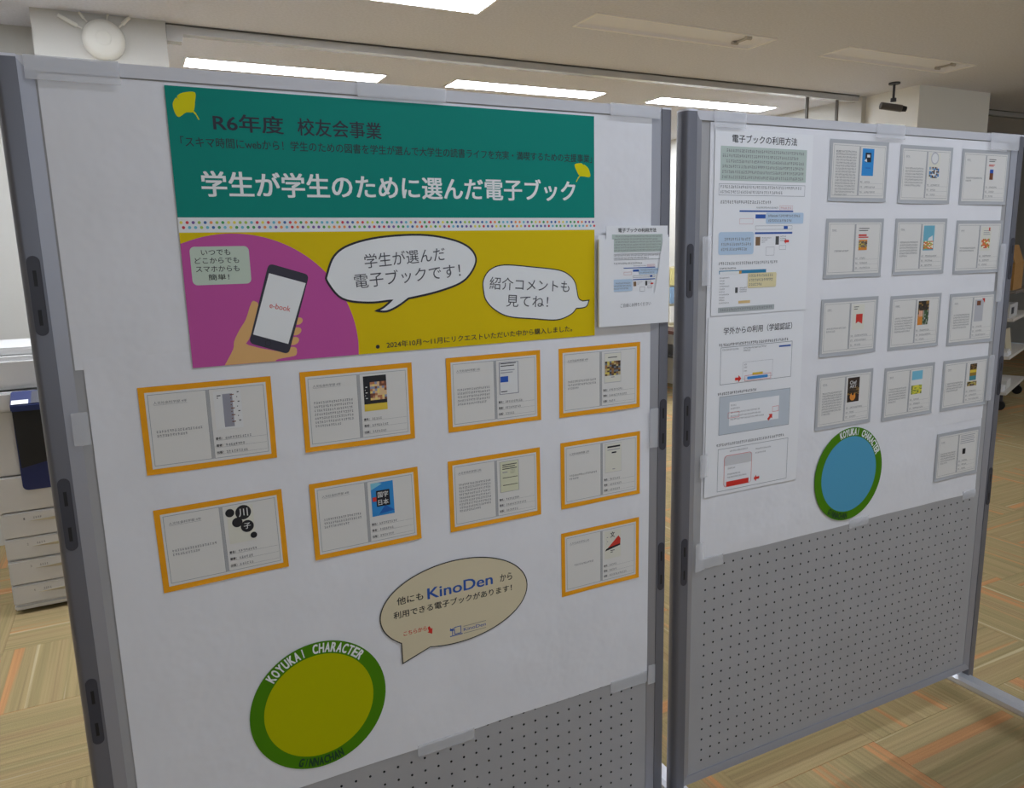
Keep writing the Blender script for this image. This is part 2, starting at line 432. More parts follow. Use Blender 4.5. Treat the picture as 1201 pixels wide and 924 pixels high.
# ---------------------------------------------------------------- ceiling lights
def fixture(x, y, kind, label, group=None):
    t = thing('ceiling_light', label, 'ceiling light', (x, y, CEIL), 0, group)
    w_ = 0.012; D = FD / 2
    b_ = MB()
    for a in ((0, FW, -D, -D + w_), (0, FW, D - w_, D), (0, w_, -D + w_, D - w_), (FW - w_, FW, -D + w_, D - w_)): b_.box(a[0], a[1], a[2], a[3], -0.006, 0.012, M_fixture)
    b_.build('trim_frame', t)
    if kind == 'off':
        b_ = MB()   # sloped reflector tray
        o_, i_ = 0.012, 0.03
        b_.add([(o_, -D + o_, 0), (FW - o_, -D + o_, 0), (FW - o_, D - o_, 0), (o_, D - o_, 0),
                (i_, -D + 0.03, 0.012), (FW - i_, -D + 0.03, 0.012), (FW - i_, D - 0.03, 0.012), (i_, D - 0.03, 0.012)],
               [(0, 1, 5, 4), (1, 2, 6, 5), (2, 3, 7, 6), (3, 0, 4, 7), (4, 5, 6, 7)], M_fixin); b_.build('reflector_tray', t)
        b_ = MB(); b_.box(FW - 0.165, FW - 0.150, -0.07, 0.07, 0.0, 0.011, M_sock); b_.cyl((FW - 0.19, -0.06, 0.0), (FW - 0.15, -0.06, 0.0), 0.010, M_sock); b_.cyl((FW - 0.19, 0.05, 0.0), (FW - 0.15, 0.05, 0.0), 0.010, M_sock)
        b_.build('lamp_socket', t)
    else:
        b_ = MB(); b_.box(w_, FW - w_, -D + w_, D - w_, -0.004, 0.004, M_lampb if kind == 'back' else M_lamp); b_.build('diffuser', t)
        b_ = MB(); b_.box(w_, FW - w_, -D + w_, D - w_, 0.01, 0.06, M_fixture); b_.build('housing', t)
LL = ['glowing ceiling light at the top edge of the photo, nearest the camera', 'glowing ceiling light just above the left end of the big board',
      'glowing ceiling light above the middle of the big board', 'glowing ceiling light above the gap between the two boards']
for (x, y), l in zip(lit_front, LL): fixture(x, y, 'on', l)
fixture(*off_front[0], 'off', 'unlit recessed ceiling light, the larger one in front of the rail')
fixture(*off_front[1], 'off', 'unlit recessed ceiling light, farther right above the security camera')
for (x, y), l in zip(lit_side, ('lit ceiling light outside the picture, left of the copier', 'lit ceiling light far to the left, outside the picture', 'added ceiling light, unseen behind the left board, brightening the wall beyond the gap', 'added unseen ceiling light near the table, brightening the view through the gap', 'added ceiling light outside the picture, brightening the shelf cart')): fixture(x, y, 'on', l)
for (x, y), l in zip(lit_back, ('lit ceiling light overhead, straight above the photographer', 'lit ceiling light overhead, in front of the right board', 'lit ceiling light behind the photographer, leftmost of three near the windows', 'lit ceiling light behind the photographer, middle of three near the windows', 'lit ceiling light behind the photographer, rightmost of three near the windows')): fixture(x, y, 'back', l)
for x, y in lit_far: fixture(x, y, 'on', 'lit ceiling light beyond the right-hand pillar')

# ================================================================ DISPLAY BOARDS
UW = 1.205
def display_board(k, label):
    (ox, oy, oz), a = BO[k]
    B = thing('display_board', label, 'display board', (ox, oy, 0), a)
    # posts: D-shaped section, round on the outer side
    for side in (0, 1):
        s_ = -1 if side == 0 else 1; c0 = 0 if side == 0 else UW
        prof = []
        xi = c0 - s_ * 0.013
        prof.append((xi, 0.0)); prof.append((xi, 0.040))
        prof = [(xi, 0.0), (c0 + s_ * 0.008, 0.0)]
        for i in range(1, 12):
            t = math.pi * i / 12; prof.append((c0 + s_ * (0.008 + 0.0115 * math.sin(t)), 0.020 - 0.020 * math.cos(t)))
        prof += [(c0 + s_ * 0.008, 0.040), (xi, 0.040)]
        if side == 0: prof = prof[::-1]
        b_ = MB(); b_.prism(prof, 0.085, 1.802, M_post)
        post = b_.build('post', B, smooth=True)
        b_ = MB(); b_.prism([(c0 + (q - c0) * 1.03, 0.02 + (r - 0.02) * 1.03) for q, r in prof], 1.802, 1.806, M_alu); b_.build('cap', post)
        for zc in (1.455, 1.103, 0.751):
            b_ = MB(); pts = []
            for i in range(9): t = math.pi * i / 8; pts.append((c0 + 0.009 * math.cos(t), zc + 0.052 + 0.009 * math.sin(t)))
            for i in range(9): t = math.pi + math.pi * i / 8; pts.append((c0 + 0.009 * math.cos(t), zc - 0.052 + 0.009 * math.sin(t)))
            b_.poly(pts, 0.0, M_slot, 0.0015)
            for dz in (0.027, -0.033): b_.rect(c0 - 0.0025, c0 + 0.0025, zc + dz - 0.012, zc + dz + 0.012, -0.0017, M_black)
            b_.build('slot_plate', post)
    # frame: side channels, rails
    for name, x0, x1 in (('side_channel', 0.013, 0.033), ('side_channel', UW - 0.033, UW - 0.013)):
        b_ = MB(); inner = x1 if x0 < 0.5 else x0; outer = x0 if x0 < 0.5 else x1
        pr = [(outer, 0.002), (inner, 0.0085), (inner, 0.030), (outer, 0.038)]
        if x0 > 0.5: pr = pr[::-1]
        b_.prism(pr[::-1], 0.129, 1.804, M_chan); b_.build(name, B)
    for name, z0, z1 in (('top_rail', 1.7855, 1.8045), ('bottom_rail', 0.127, 0.146)):
        b_ = MB()
        zi, zo = (z0, z1) if name == 'top_rail' else (z1, z0)
        vs_ = []
        for x in (0.013, UW - 0.013): vs_ += [(x, 0.001, zo), (x, 0.006, zi), (x, 0.030, zi), (x, 0.039, zo)]
        b_.add(vs_, [(0, 1, 5, 4), (1, 2, 6, 5), (2, 3, 7, 6), (3, 0, 4, 7), (0, 3, 2, 1), (4, 5, 6, 7)], M_alu if name == 'top_rail' else M_chan); b_.build(name, B)
    # perforated panel: real holes on a 30 mm pitch
    b_ = MB(); u0 = 0.0775; z0 = 0.1765; P = 0.03; R_ = 0.0027; ft = 0.010; N = 8
    rows = 24
    ring = [(math.cos(2 * math.pi * (i + .5) / N), math.sin(2 * math.pi * (i + .5) / N)) for i in range(N)]
    sq = [(1, .42), (.42, 1), (-.42, 1), (-1, .42), (-1, -.42), (-.42, -1), (.42, -1), (1, -.42)]
    for i in range(36):
        for j in range(rows):
            cx_, cz_ = u0 + i * P, z0 + j * P; h = P / 2
            vs_ = [(cx_ + h * a, ft, cz_ + h * b) for a, b in sq] + [(cx_ + R_ * a, ft, cz_ + R_ * b) for a, b in ring] + [(cx_ + R_ * a, ft + 0.007, cz_ + R_ * b) for a, b in ring]
            vs_ += [(cx_ + h * a, ft, cz_ + h * b) for a, b in ((1, 1), (-1, 1), (-1, -1), (1, -1))]
            fs = [(q, (q + 1) % 8, 8 + (q + 1) % 8, 8 + q) for q in range(8)]
            b_.add(vs_, [f[::-1] for f in fs] + [(0, 24, 1), (2, 25, 3), (4, 26, 5), (6, 27, 7)], M_peg)
            b_.add(vs_[8:24], [(q, (q + 1) % 8, 8 + (q + 1) % 8, 8 + q) for q in range(8)] + [tuple(range(8, 16))], M_black)
    ua, ub = u0 - P / 2, u0 + 35.5 * P; za, zb = z0 - P / 2, z0 + (rows - .5) * P
    for x0, x1, q0, q1 in ((0.030, ua, 0.14, 1.79), (ub, UW - 0.030, 0.14, 1.79), (ua, ub, 0.14, za), (ua, ub, zb, 1.79)): b_.rect(x0, x1, q0, q1, ft, M_peg)
    b_.add([(0.03, 0.022, 0.14), (0.03, 0.022, 1.79), (UW - .03, 0.022, 1.79), (UW - .03, 0.022, 0.14)], [(0, 1, 2, 3)], M_peg)
    tag(b_.build('pegboard_panel', B, fix=False), 'grey perforated panel')
    # feet
    for c0 in (0.022, UW - 0.022):
        b_ = MB(); prof = [(-0.020, 0.072), (0.020, 0.072), (0.027, 0.080), (0.027, 0.094), (0.018, 0.104), (-0.018, 0.104), (-0.027, 0.094), (-0.027, 0.080)]
        vs_ = [(c0 + a, -0.29, z) for a, z in prof] + [(c0 + a, 0.33, z) for a, z in prof]
        b_.add(vs_, [tuple(range(8)), tuple(range(15, 7, -1))] + [(i, 8 + i, 8 + (i + 1) % 8, (i + 1) % 8) for i in range(8)], M_chrome)
        ft_ = b_.build('foot', B)
        for y in (-0.25, 0.29):
            b_ = MB(); b_.cyl((c0 - 0.013, y, 0.026), (c0 + 0.013, y, 0.026), 0.026, M_black, 20); b_.box(c0 - 0.018, c0 + 0.018, y - 0.012, y + 0.012, 0.04, 0.072, M_slot); b_.build('caster', ft_)
    return B
display_board(0, 'large grey framed display board on the left, carrying the green and yellow banner')
display_board(1, 'display board on the right with bare perforated grey lower half, carrying grey-bordered cards')

# ---------------------------------------------------------------- backing papers
def backing(k, u0, u1, z0, z1, y, label, seed, amp=0.0022, edge=0.0):
    t = on_board(k, u0, z0, y, 'backing_paper', label, 'paper')
    o = wavy_sheet(0, u1 - u0, 0, z1 - z0, amp, M_paper, seed, edge=edge).build('paper_sheet', t, smooth=False)
    o.data.polygons.foreach_set('use_smooth', [True] * len(o.data.polygons))
backing(0, 0.036, 1.184, 1.335, 1.784, 0.0091, 'white roll paper across the top of the left board, behind the green banner', 1, 0.0012)
backing(0, 0.048, 1.177, 0.476, 1.352, 0.0084, 'large white roll paper on the left board, behind the orange cards', 2, 0.0016, 0.0016)
backing(1, 0.058, 1.150, 0.975, 1.783, 0.0084, 'white roll paper behind the grey-bordered cards on the right board', 3, 0.0016)
backing(1, 0.056, 1.150, 0.738, 0.990, 0.0095, 'lower strip of white roll paper behind the blue round badge', 4, 0.0014, 0.0012)

YP = 0.0062       # y of prints' backing on the boards (local to board)
E0, E1, E2, E3 = -0.0003, -0.0006, -0.0009, -0.0012

# ================================================================ BANNER
bn = on_board(0, 0.209, 1.324, YP, 'banner_poster', 'wide green and yellow banner with big white Japanese title and pictured smartphone', 'poster')
U = lambda L: [(a - 0.209, b - 1.324) for a, b in L]
def bu(a): return a - 0.209
def bz(b): return b - 1.324
m_ = MB(); m_.box(0, 0.812, 0, 0.0004, 0, 0.2555 + 0.2, M_white)
m_ = MB(); m_.box(0, 0.812, -0.0001, 0.0005, 0, 0.4545, M_white); m_.build('white_sheet', bn)
m_ = MB(); m_.rect(0, 0.812, bz(1.5735), bz(1.7785), E0, M_green); tag(m_.build('green_field', bn), 'green upper field')
m_ = MB(); m_.rect(0, 0.812, 0, bz(1.549), E0, M_yellow); yf = tag(m_.build('yellow_field', bn), 'yellow lower field')
pk = [(bu(0.209), 0.0)]
pc = []
for i in range(61):
    t = math.pi * i / 60; x, z = 0.290 + 0.207 * math.cos(t), 1.340 + 0.207 * math.sin(t)
    if x >= 0.209: pc.append((bu(x), bz(z)))
pk = [(bu(0.496), 0.0)] + pc + [(0.0, bz(1.531)), (0.0, 0.0)]
m_ = MB(); m_.poly(pk, E1, M_pink); tag(m_.build('pink_disc', bn), 'large pink disc')
m_ = MB(); text_into(m_, 'R6年度', bu(0.3335), bz(1.7265), 0.112, 0.0280, E1, M_navy, 0.016); text_into(m_, '校友会事業', bu(0.488), bz(1.726), 0.149, 0.0285, E1, M_navy, 0.012); tag(m_.build('heading_lettering', bn), 'dark navy heading', kind='stuff')
m_ = MB(); text_into(m_, '「スキマ時間にwebから！学生のための図書を学生が選んで大学生の読書ライフを充実・満喫するための支援事業」', bu(0.620), bz(1.6935), 0.79, 0.0165, E1, M_darkgreentext, 0.008); tag(m_.build('subtitle_lettering', bn), 'small dark green subtitle')
m_ = MB(); text_into(m_, '学生が学生のために選んだ電子ブック', bu(0.612), bz(1.628), 0.722, 0.041, E1, M_white, 0.022); tag(m_.build('title_lettering', bn), 'large white title')
def ginkgo(pts_leaf, stem, name='ginkgo_leaf'):
    b_ = MB(); b_.poly(smooth_poly(U(pts_leaf), n=4), E1, M_leaf); s_ = U(stem)
    for (a, b), (c, d), w_ in zip(s_, s_[1:], (0.0012, 0.0009)):
        v = Vector((c - a, d - b)).normalized(); n_ = Vector((-v.y, v.x)) * w_
        b_.poly([(a + n_.x, b + n_.y), (c + n_.x, d + n_.y), (c - n_.x, d - n_.y), (a - n_.x, b - n_.y)], E1, M_leaf)
    b_.build(name, bn)
ginkgo([(0.2485, 1.7405), (0.2375, 1.7385), (0.226, 1.731), (0.2205, 1.738), (0.219, 1.751), (0.2245, 1.7605), (0.2285, 1.7575), (0.2265, 1.763), (0.236, 1.769), (0.2535, 1.7705), (0.2525, 1.756)],
       [(0.2470, 1.7425), (0.2520, 1.737), (0.2560, 1.7285)])
ginkgo([(0.985, 1.6585), (0.978, 1.667), (0.9725, 1.680), (0.981, 1.6835), (0.990, 1.6835), (0.9935, 1.6805), (0.9965, 1.681), (1.006, 1.674), (1.011, 1.661), (1.008, 1.6565), (0.996, 1.6575)],
       [(0.987, 1.660), (0.981, 1.654), (0.9765, 1.6465)])
# confetti dots
dotm = [mat('dot_%s' % n_, c_, 0.5) for n_, c_ in (('orange', (240, 150, 80)), ('blue', (60, 110, 170)), ('red', (214, 60, 70)), ('yellow', (236, 222, 90)), ('green', (70, 160, 90)), ('violet', (120, 90, 160)), ('cyan', (110, 190, 210)), ('lime', (170, 200, 80)))]
m_ = MB(); r_ = random.Random(3)
for row, z in enumerate((1.5652, 1.5572)):
    for i in range(88):
        m_.poly(circle(bu(0.2135 + i * 0.00924 + row * 0.003), bz(z), 0.0026, 8), E0, dotm[r_.randrange(8)])
tag(m_.build('dotted_strip', bn), 'two rows of tiny coloured dots')['kind'] = 'stuff'
# mint label
m_ = MB(); m_.poly(rrect(bu(0.222), bu(0.316), bz(1.4625), bz(1.526), 0.008), E2, M_mint)
lb = tag(m_.build('rounded_label', bn), 'pale mint rounded label')
m_ = MB()
for s_, z, w_ in (('いつでも', 1.5165, 0.046), ('どこからでも', 1.5030, 0.070), ('スマホからも', 1.4890, 0.069)): text_into(m_, s_, bu(0.2635 if w_ > .05 else .2625), bz(z), w_, 0.0098, E3, M_ink, 0.004)
text_into(m_, '簡単！', bu(0.264), bz(1.475), 0.033, 0.0100, E3, M_ink, 0.004)
m_.build('label_lettering', lb)
# hand and phone
m_ = MB(); m_.poly(smooth_poly(U([(0.320, 1.431), (0.324, 1.425), (0.320, 1.400), (0.304, 1.367), (0.303, 1.356), (0.367, 1.338), (0.375, 1.345), (0.383, 1.341), (0.383, 1.335), (0.378, 1.331), (0.351, 1.328), (0.345, 1.3245), (0.260, 1.3245), (0.276, 1.351), (0.279, 1.365), (0.290, 1.385), (0.301, 1.401), (0.313, 1.430)]), corners=(11, 12), n=3), E2, M_skin)
for (a, b, q0, q1) in ((0.3905, 1.393, 0.0075, 0.0062), (0.3855, 1.375, 0.009, 0.0068), (0.3800, 1.358, 0.009, 0.0070), (0.3740, 1.340, 0.010, 0.0075)):
    m_.poly([(bu(a) + q0 * math.cos(t), bz(b) + q1 * math.sin(t) + 0.2 * q0 * math.cos(t)) for t in [2 * math.pi * i / 20 for i in range(20)]], E2 - 0.0001, M_skin)
hd = tag(m_.build('pictured_hand', bn), 'drawn hand holding the phone')
ph = U([(0.347, 1.496), (0.415, 1.474), (0.369, 1.335), (0.303, 1.360)])
def round_quad(q, r, n=5):
    out = []
    for i in range(4):
        p = Vector(q[i]); a = (Vector(q[i - 1]) - p).normalized(); b = (Vector(q[(i + 1) % 4]) - p).normalized()
        for k in range(n + 1):
            t = k / n; out.append(tuple((1 - t) ** 2 * (p + a * r) + 2 * t * (1 - t) * p + t * t * (p + b * r)))
    return out
m_ = MB(); m_.poly(round_quad(ph, 0.009), E3, M_phone); po = tag(m_.build('pictured_phone', bn), 'drawn dark smartphone')
m_ = MB(); m_.poly(U([(0.3462, 1.479), (0.408, 1.4595), (0.3695, 1.3535), (0.311, 1.3745)]), E3 - 0.0003, M_white); m_.poly(circle(bu(0.335), bz(1.3575), 0.0052, 18), E3 - 0.0003, M_black); m_.poly(circle(bu(0.335), bz(1.3575), 0.0046, 18), E3 - 0.0005, M_phone)
text_into(m_, 'e-book', bu(0.3605), bz(1.4195), 0.036, 0.0095, E3 - 0.0006, M_red, 0.0, rad(-14)); m_.build('screen', po)
# speech bubbles
def bubble(pts, corners, lw, lines):
    P = smooth_poly(U(pts), corners, 5)
    b_ = MB(); b_.poly(P, E2, M_white); outline(b_, P, lw, E2 - 0.0002, M_ink)
    o = b_.build('speech_bubble', bn); tag(o, 'white bubble with black outline')
    t_ = MB()
    for s_, cx_, cz_, w_, h_, r in lines: text_into(t_, s_, bu(cx_), bz(cz_), w_, h_, E2 - 0.0004, M_softblack, 0.0, r)
    t_.build('bubble_lettering', o)
M_softblack = mat('bubble_ink', (78, 78, 84), 0.6)
bubble([(0.447, 1.460), (0.4475, 1.475), (0.462, 1.506), (0.491, 1.525), (0.547, 1.538), (0.628, 1.542), (0.690, 1.533), (0.728, 1.517), (0.7425, 1.494), (0.731, 1.468), (0.706, 1.448), (0.655, 1.433), (0.599, 1.4235), (0.578, 1.4105), (0.555, 1.4015), (0.5345, 1.4035), (0.549, 1.4095), (0.565, 1.4215), (0.520, 1.4195), (0.472, 1.429)], (12, 15, 17), 0.0038,
       [('学生が選んだ', 0.597, 1.5005, 0.160, 0.026, rad(4)), ('電子ブックです！', 0.602, 1.4665, 0.212, 0.027, rad(4))])
bubble([(0.757, 1.430), (0.757, 1.452), (0.772, 1.472), (0.804, 1.481), (0.870, 1.475), (0.931, 1.467), (0.958, 1.455), (0.972, 1.438), (0.979, 1.408), (0.990, 1.400), (1.006, 1.401), (0.998, 1.387), (0.974, 1.385), (0.960, 1.373), (0.926, 1.3635), (0.870, 1.369), (0.812, 1.377), (0.780, 1.393), (0.762, 1.412)], (9, 10, 12), 0.0022,
       [('紹介コメントも', 0.864, 1.439, 0.187, 0.025, rad(-4.5)), ('見てね！', 0.856, 1.4055, 0.098, 0.024, rad(-4.5))])
m_ = MB(); text_into(m_, '2024年10月～11月にリクエストいただいた中から購入しました。', bu(0.757), bz(1.3405), 0.412, 0.0125, E2, M_ink, 0.008, rad(0.7)); m_.poly(circle(bu(0.5335), bz(1.336), 0.0038, 16), E2, M_ink)
m_.build('note_lettering', bn)

# ================================================================ CARDS
CV = {}
def col(n_, rgb): return mat('cover_' + n_, rgb, 0.5)
def cover(b_, x0, x1, z0, z1, spec, y):
    """simple printed book covers: spec is a list of (kind, colour, geometry in 0..1)"""
    W_, H_ = x1 - x0, z1 - z0
    for k, (kind, c_, *g_) in enumerate(spec):
        yy = y - 0.00012 * k; m = col(c_[0], c_[1])
        if kind == 'r': b_.rect(x0 + g_[0] * W_, x0 + g_[1] * W_, z0 + g_[2] * H_, z0 + g_[3] * H_, yy, m)
        elif kind == 'c': b_.poly(circle(x0 + g_[0] * W_, z0 + g_[1] * H_, g_[2] * W_, 20), yy, m)
        elif kind == 'p': b_.poly([(x0 + a * W_, z0 + b * H_) for a, b in g_[0]], yy, m)
        elif kind == 's':
            for n_ in range(g_[4]): b_.rect(x0 + g_[0] * W_, x0 + (g_[1] - 0.1 * (n_ % 2)) * W_, z0 + (g_[3] - (n_ + .0) * (g_[3] - g_[2]) / g_[4] - 0.025) * H_, z0 + (g_[3] - n_ * (g_[3] - g_[2]) / g_[4]) * H_, yy, m)
        elif kind == 'n':   # speckled photograph
            r = random.Random(g_[4] if len(g_) > 4 else 1); pal = [col('ph%d' % i, q) for i, q in enumerate(((60, 44, 36), (150, 110, 60), (190, 170, 120), (96, 70, 50), (214, 196, 90), (110, 120, 130)))]
            nx_, nz_ = 7, 8
            for i in range(nx_):
                for j in range(nz_):
                    a0, a1 = g_[0] + (g_[1] - g_[0]) * i / nx_, g_[0] + (g_[1] - g_[0]) * (i + 1) / nx_
                    c0, c1 = g_[2] + (g_[3] - g_[2]) * j / nz_, g_[2] + (g_[3] - g_[2]) * (j + 1) / nz_
                    pm = pal if not (len(g_) > 5) else [col(*q) for q in g_[5]]
                    b_.rect(x0 + a0 * W_, x0 + a1 * W_, z0 + c0 * H_, z0 + c1 * H_, yy, pm[r.randrange(len(pm))])
        elif kind == 't': text_into(b_, g_[0], x0 + g_[1] * W_, z0 + g_[2] * H_, g_[3] * W_, g_[4] * H_, yy, m, 0.01)
W3 = ('white', (224, 224, 222)); BK = ('black', (22, 22, 30)); GR = ('grey', (150, 150, 160)); RD = ('red', (206, 52, 40)); BL = ('blue', (30, 84, 180)); SK = ('sky', (40, 140, 210))
BR = ('brown', (120, 70, 40)); YL = ('yellow', (226, 196, 60)); OG = ('orange', (222, 140, 50)); GN = ('green', (70, 120, 60)); PW = ('offwhite', (222, 220, 206)); LG = ('lightgrey', (186, 186, 190)); PG = ('palegreen', (214, 214, 184))
warm = [('ph_a', (190, 120, 80)), ('ph_b', (226, 190, 140)), ('ph_c', (120, 70, 46)), ('ph_d', (140, 150, 176)), ('ph_e', (236, 210, 120))]
orange_cards = [
 # u, z(bottom), tilt, small body lines, cover, label
 (0.121, 1.148, 0.0, 2, 'grey striped book cover', [('r', W3, 0, 1, 0, 1), ('r', GR, .32, .68, .05, .92), ('s', BK, .12, .26, .78, .9, 2), ('s', BR, .6, .74, .1, .9, 9), ('s', BK, .86, .93, .08, .96, 7)], 'top row, leftmost'),
 (0.3855, 1.150, 0.0, 7, 'dark cover with warm picture', [('r', BK, 0, 1, 0, 1), ('r', YL, 0, 1, 0, .2), ('n', BK, .28, 1, .3, .82, 5, warm), ('s', W3, .08, .16, .3, .7, 5)], ''),
 (0.6705, 1.152, 0.0, 5, 'white cover with small blue square', [('r', GR, 0, 1, 0, 1), ('r', W3, .04, .96, .02, .98), ('r', BL, .06, .46, .38, .56), ('s', BK, .08, .88, .82, .97, 2), ('s', GR, .08, .8, .62, .76, 2), ('s', BK, .08, .4, .05, .1, 1)], ''),
 (0.9295, 1.1505, 0.0, 3, 'white cover with brown forest photo', [('r', LG, 0, 1, 0, 1), ('r', PW, .02, .98, .02, .98), ('n', BK, .04, .96, .24, .72, 9), ('s', BK, .22, .76, .78, .86, 1), ('s', GR, .4, .6, .12, .2, 1)], ''),
 (0.126, 0.935, rad(0.9), 2, 'white cover with black circles', [('r', PW, 0, 1, 0, 1), ('c', BK, .12, .86, .17), ('c', BK, .62, .82, .3), ('c', BK, .36, .57, .2), ('c', BK, .72, .42, .25), ('c', BK, .93, .14, .13), ('t', W3, '川', .62, .82, .34, .22), ('t', W3, '子', .72, .43, .26, .16)], ''),
 (0.389, 0.9385, rad(0.6), 3, 'bright blue cover with black patch', [('r', SK, 0, 1, 0, 1), ('p', ('sky2', (130, 200, 220)), [(0, .8), (.5, .95), (.3, 1), (0, 1)]), ('p', ('sky3', (20, 96, 180)), [(.3, .05), (1, .1), (.6, .3)]), ('r', BK, .22, .82, .28, .76), ('t', W3, '国字', .52, .63, .46, .17), ('t', W3, '日本', .52, .4, .46, .17), ('r', RD, .05, .22, .45, .58)], ''),
 (0.6665, 0.941, rad(0.2), 9, 'pale green cover', [('r', GR, 0, 1, 0, 1), ('r', PG, .02, .98, .01, .99), ('s', BK, .14, .9, .7, .9, 3), ('s', GR, .14, .4, .6, .66, 1), ('n', BK, .55, .8, .58, .72, 2, [('pg2', (190, 190, 160)), ('pg3', (206, 206, 176))]), ('r', BK, .14, .92, .46, .475), ('r', BK, .14, .92, .22, .235)], ''),
 (0.9315, 0.943, rad(0.1), 2, 'plain white cover with black title', [('r', LG, 0, 1, 0, 1), ('r', PW, .01, .99, .01, .99), ('r', BK, .14, .92, .86, .92), ('s', GR, .14, .9, .76, .8, 1), ('r', BK, .4, .68, .66, .71), ('s', GR, .44, .6, .08, .12, 1)], ''),
 (0.9305, 0.735, rad(0.1), 1, 'white cover with red wedge', [('r', PW, 0, 1, 0, 1), ('p', RD, [(.02, .3), (.85, .78), (.98, .66), (.96, .42)]), ('p', BK, [(.02, .3), (.96, .42), (.96, .48), (.3, .42), (.1, .38)]), ('t', BK, '文', .48, .86, .28, .2), ('s', GR, .12, .2, .5, .8, 4), ('s', BK, .35, .6, .18, .3, 2)], ''),
]
OL = ['orange-bordered book card with a grey striped cover, top left of the cards under the banner',
 'orange-bordered book card whose cover has a warm picture over a yellow band',
 'orange-bordered book card whose white cover has a small blue square',
 'orange-bordered book card whose cover shows a brown forest photo, top right',
 'orange-bordered book card whose cover has black circles, lower left',
 'orange-bordered book card with a bright blue cover and black patch',
 'orange-bordered book card with a pale green cover and the longest comment',
 'orange-bordered book card whose plain white cover has only a short black title',
 'orange-bordered book card whose cover has a red wedge, lowest on the right']
HEADS = ['人文社会科学部 4年', '人文社会科学部 4年', '人文社会科学部 2年', '人文社会科学部 4年', '人文社会科学部 4年', '人文社会科学部 4年', '人文社会科学部 2年', '人文社会科学部 2年', '人文社会科学部 2年']
def card_border(w_, h_, m, seed, curl=0.0016):
    """coloured backing card: flat, its lower edge lifting a little off the wall"""
    r = random.Random(seed); nx = 12; zs = [0, 0.004, 0.009, h_]
    a, b = r.uniform(0.2, 1), r.uniform(0, 6.28); vs_ = []
    for j, z in enumerate(zs):
        for i in range(nx + 1):
            t = i / nx; lift = curl * (0.5 + 0.5 * math.sin(2.2 * math.pi * t * a + b)) * (1, .35, 0, 0)[j]
            vs_.append((w_ * t, -lift, z + (0.0008 * math.sin(5 * t + b) if j == 0 else 0)))
    n1 = len(vs_); vs_ += [(x, y + 0.0007, z) for x, y, z in vs_]; f = []
    for j in range(3):
        for i in range(nx):
            q = j * (nx + 1) + i; k = (q, q + 1, q + nx + 2, q + nx + 1); f.append(k); f.append(tuple(n1 + t for t in k[::-1]))
    f += [(i, n1 + i, n1 + i + 1, i + 1) for i in range(nx)]
    b_ = MB(); b_.add(vs_, f, m); return b_
def book_card(k, u, z, tilt, nlines, spec, label, head, group, seed, w_=0.2135, h_=0.1505, border=None, mb_=0.0095, ink=None, alt=None):
    t = on_board(k, u, z, YP, 'book_card', label, 'card', group); t.rotation_euler[1] = -tilt
    card_border(w_, h_, border, seed).build('border_card', t)
    r = random.Random(seed); q = mb_
    pp = MB(); pp.box(q, w_ - q, -0.0003, 0.0, q, h_ - q, M_card); paper = pp.build('card_paper', t)
    d = w_ / 2; y = -0.0005
    fr = MB(); fr.frame(q + .004, d - .0022, q + .005, h_ - q - .004, .0006, y, M_line); fr.frame(d + .0022, w_ - q - .004, q + .005, h_ - q - .004, .0006, y, M_line)
    fr.rect(d - .0020, d + .0020, q + .005, h_ - q - .004, y, mat('fold_grey', (176, 177, 178), 0.6))
    if alt != 'mini':
        for i in range(3): fr.rect(d + .006, w_ - q - .006, 0.0205 + .0125 * i, 0.0208 + .0125 * i, y, M_line)
    fr.build('ruled_frame', paper)
    tx = MB()
    hw = 0.052 if head and len(head) > 6 else 0.018
    if alt != 'twin':
        if k == 0: text_into(tx, head, q + .012 + hw / 2, h_ - q - .0185, hw, 0.0048, y - .0001, M_softink, 0.0)
        else: scribble(tx, q + .012, q + .030, h_ - q - .021, .0042, y - .0001, ink, r)
        tx.rect(q + .012, q + .012 + hw, h_ - q - .0225, h_ - q - .0222, y - .0001, M_line)
    if nlines:
        lh = 0.0073 if nlines < 9 else 0.0070; zc = h_ * 0.47 + nlines * lh / 2
        for i in range(nlines):
            x1 = d - .009 if i < nlines - 1 else q + .014 + (d - q - .023) * r.uniform(.3, .9)
            scribble(tx, q + .012 + (0.012 if nlines == 1 else 0), x1 if nlines > 1 else d - .02, zc - i * lh - lh, .0044, y - .0001, M_softink, r)
    if alt != 'mini':
        for i in range(3):
            zb = 0.0218 + .0125 * (2 - i)
            if k == 0: text_into(tx, ('書名：', '著者：', '出版：')[i], d + .012, zb + .0024, 0.011, 0.0048, y - .0001, M_ink, 0.02)
            else: scribble(tx, d + .006, d + .016, zb, .0044, y - .0001, M_softink, r)
            scribble(tx, d + .022, d + .022 + r.uniform(.018, .055), zb, .0044, y - .0001, M_softink, r)
    tag(tx.build('small_print', paper), kind='stuff')
    cv = MB(); cover(cv, d + .009, d + .054, h_ * 0.43, h_ - q - .009, spec, y - .0002); cv.build('printed_cover', paper)
    return t
for i, (u, z, tl, nl, cn, spec, _) in enumerate(orange_cards):
    book_card(0, u, z, tl, nl, spec, OL[i], HEADS[i], 'orange-bordered book cards on the left board', 100 + i, border=M_orange, ink=M_softink)

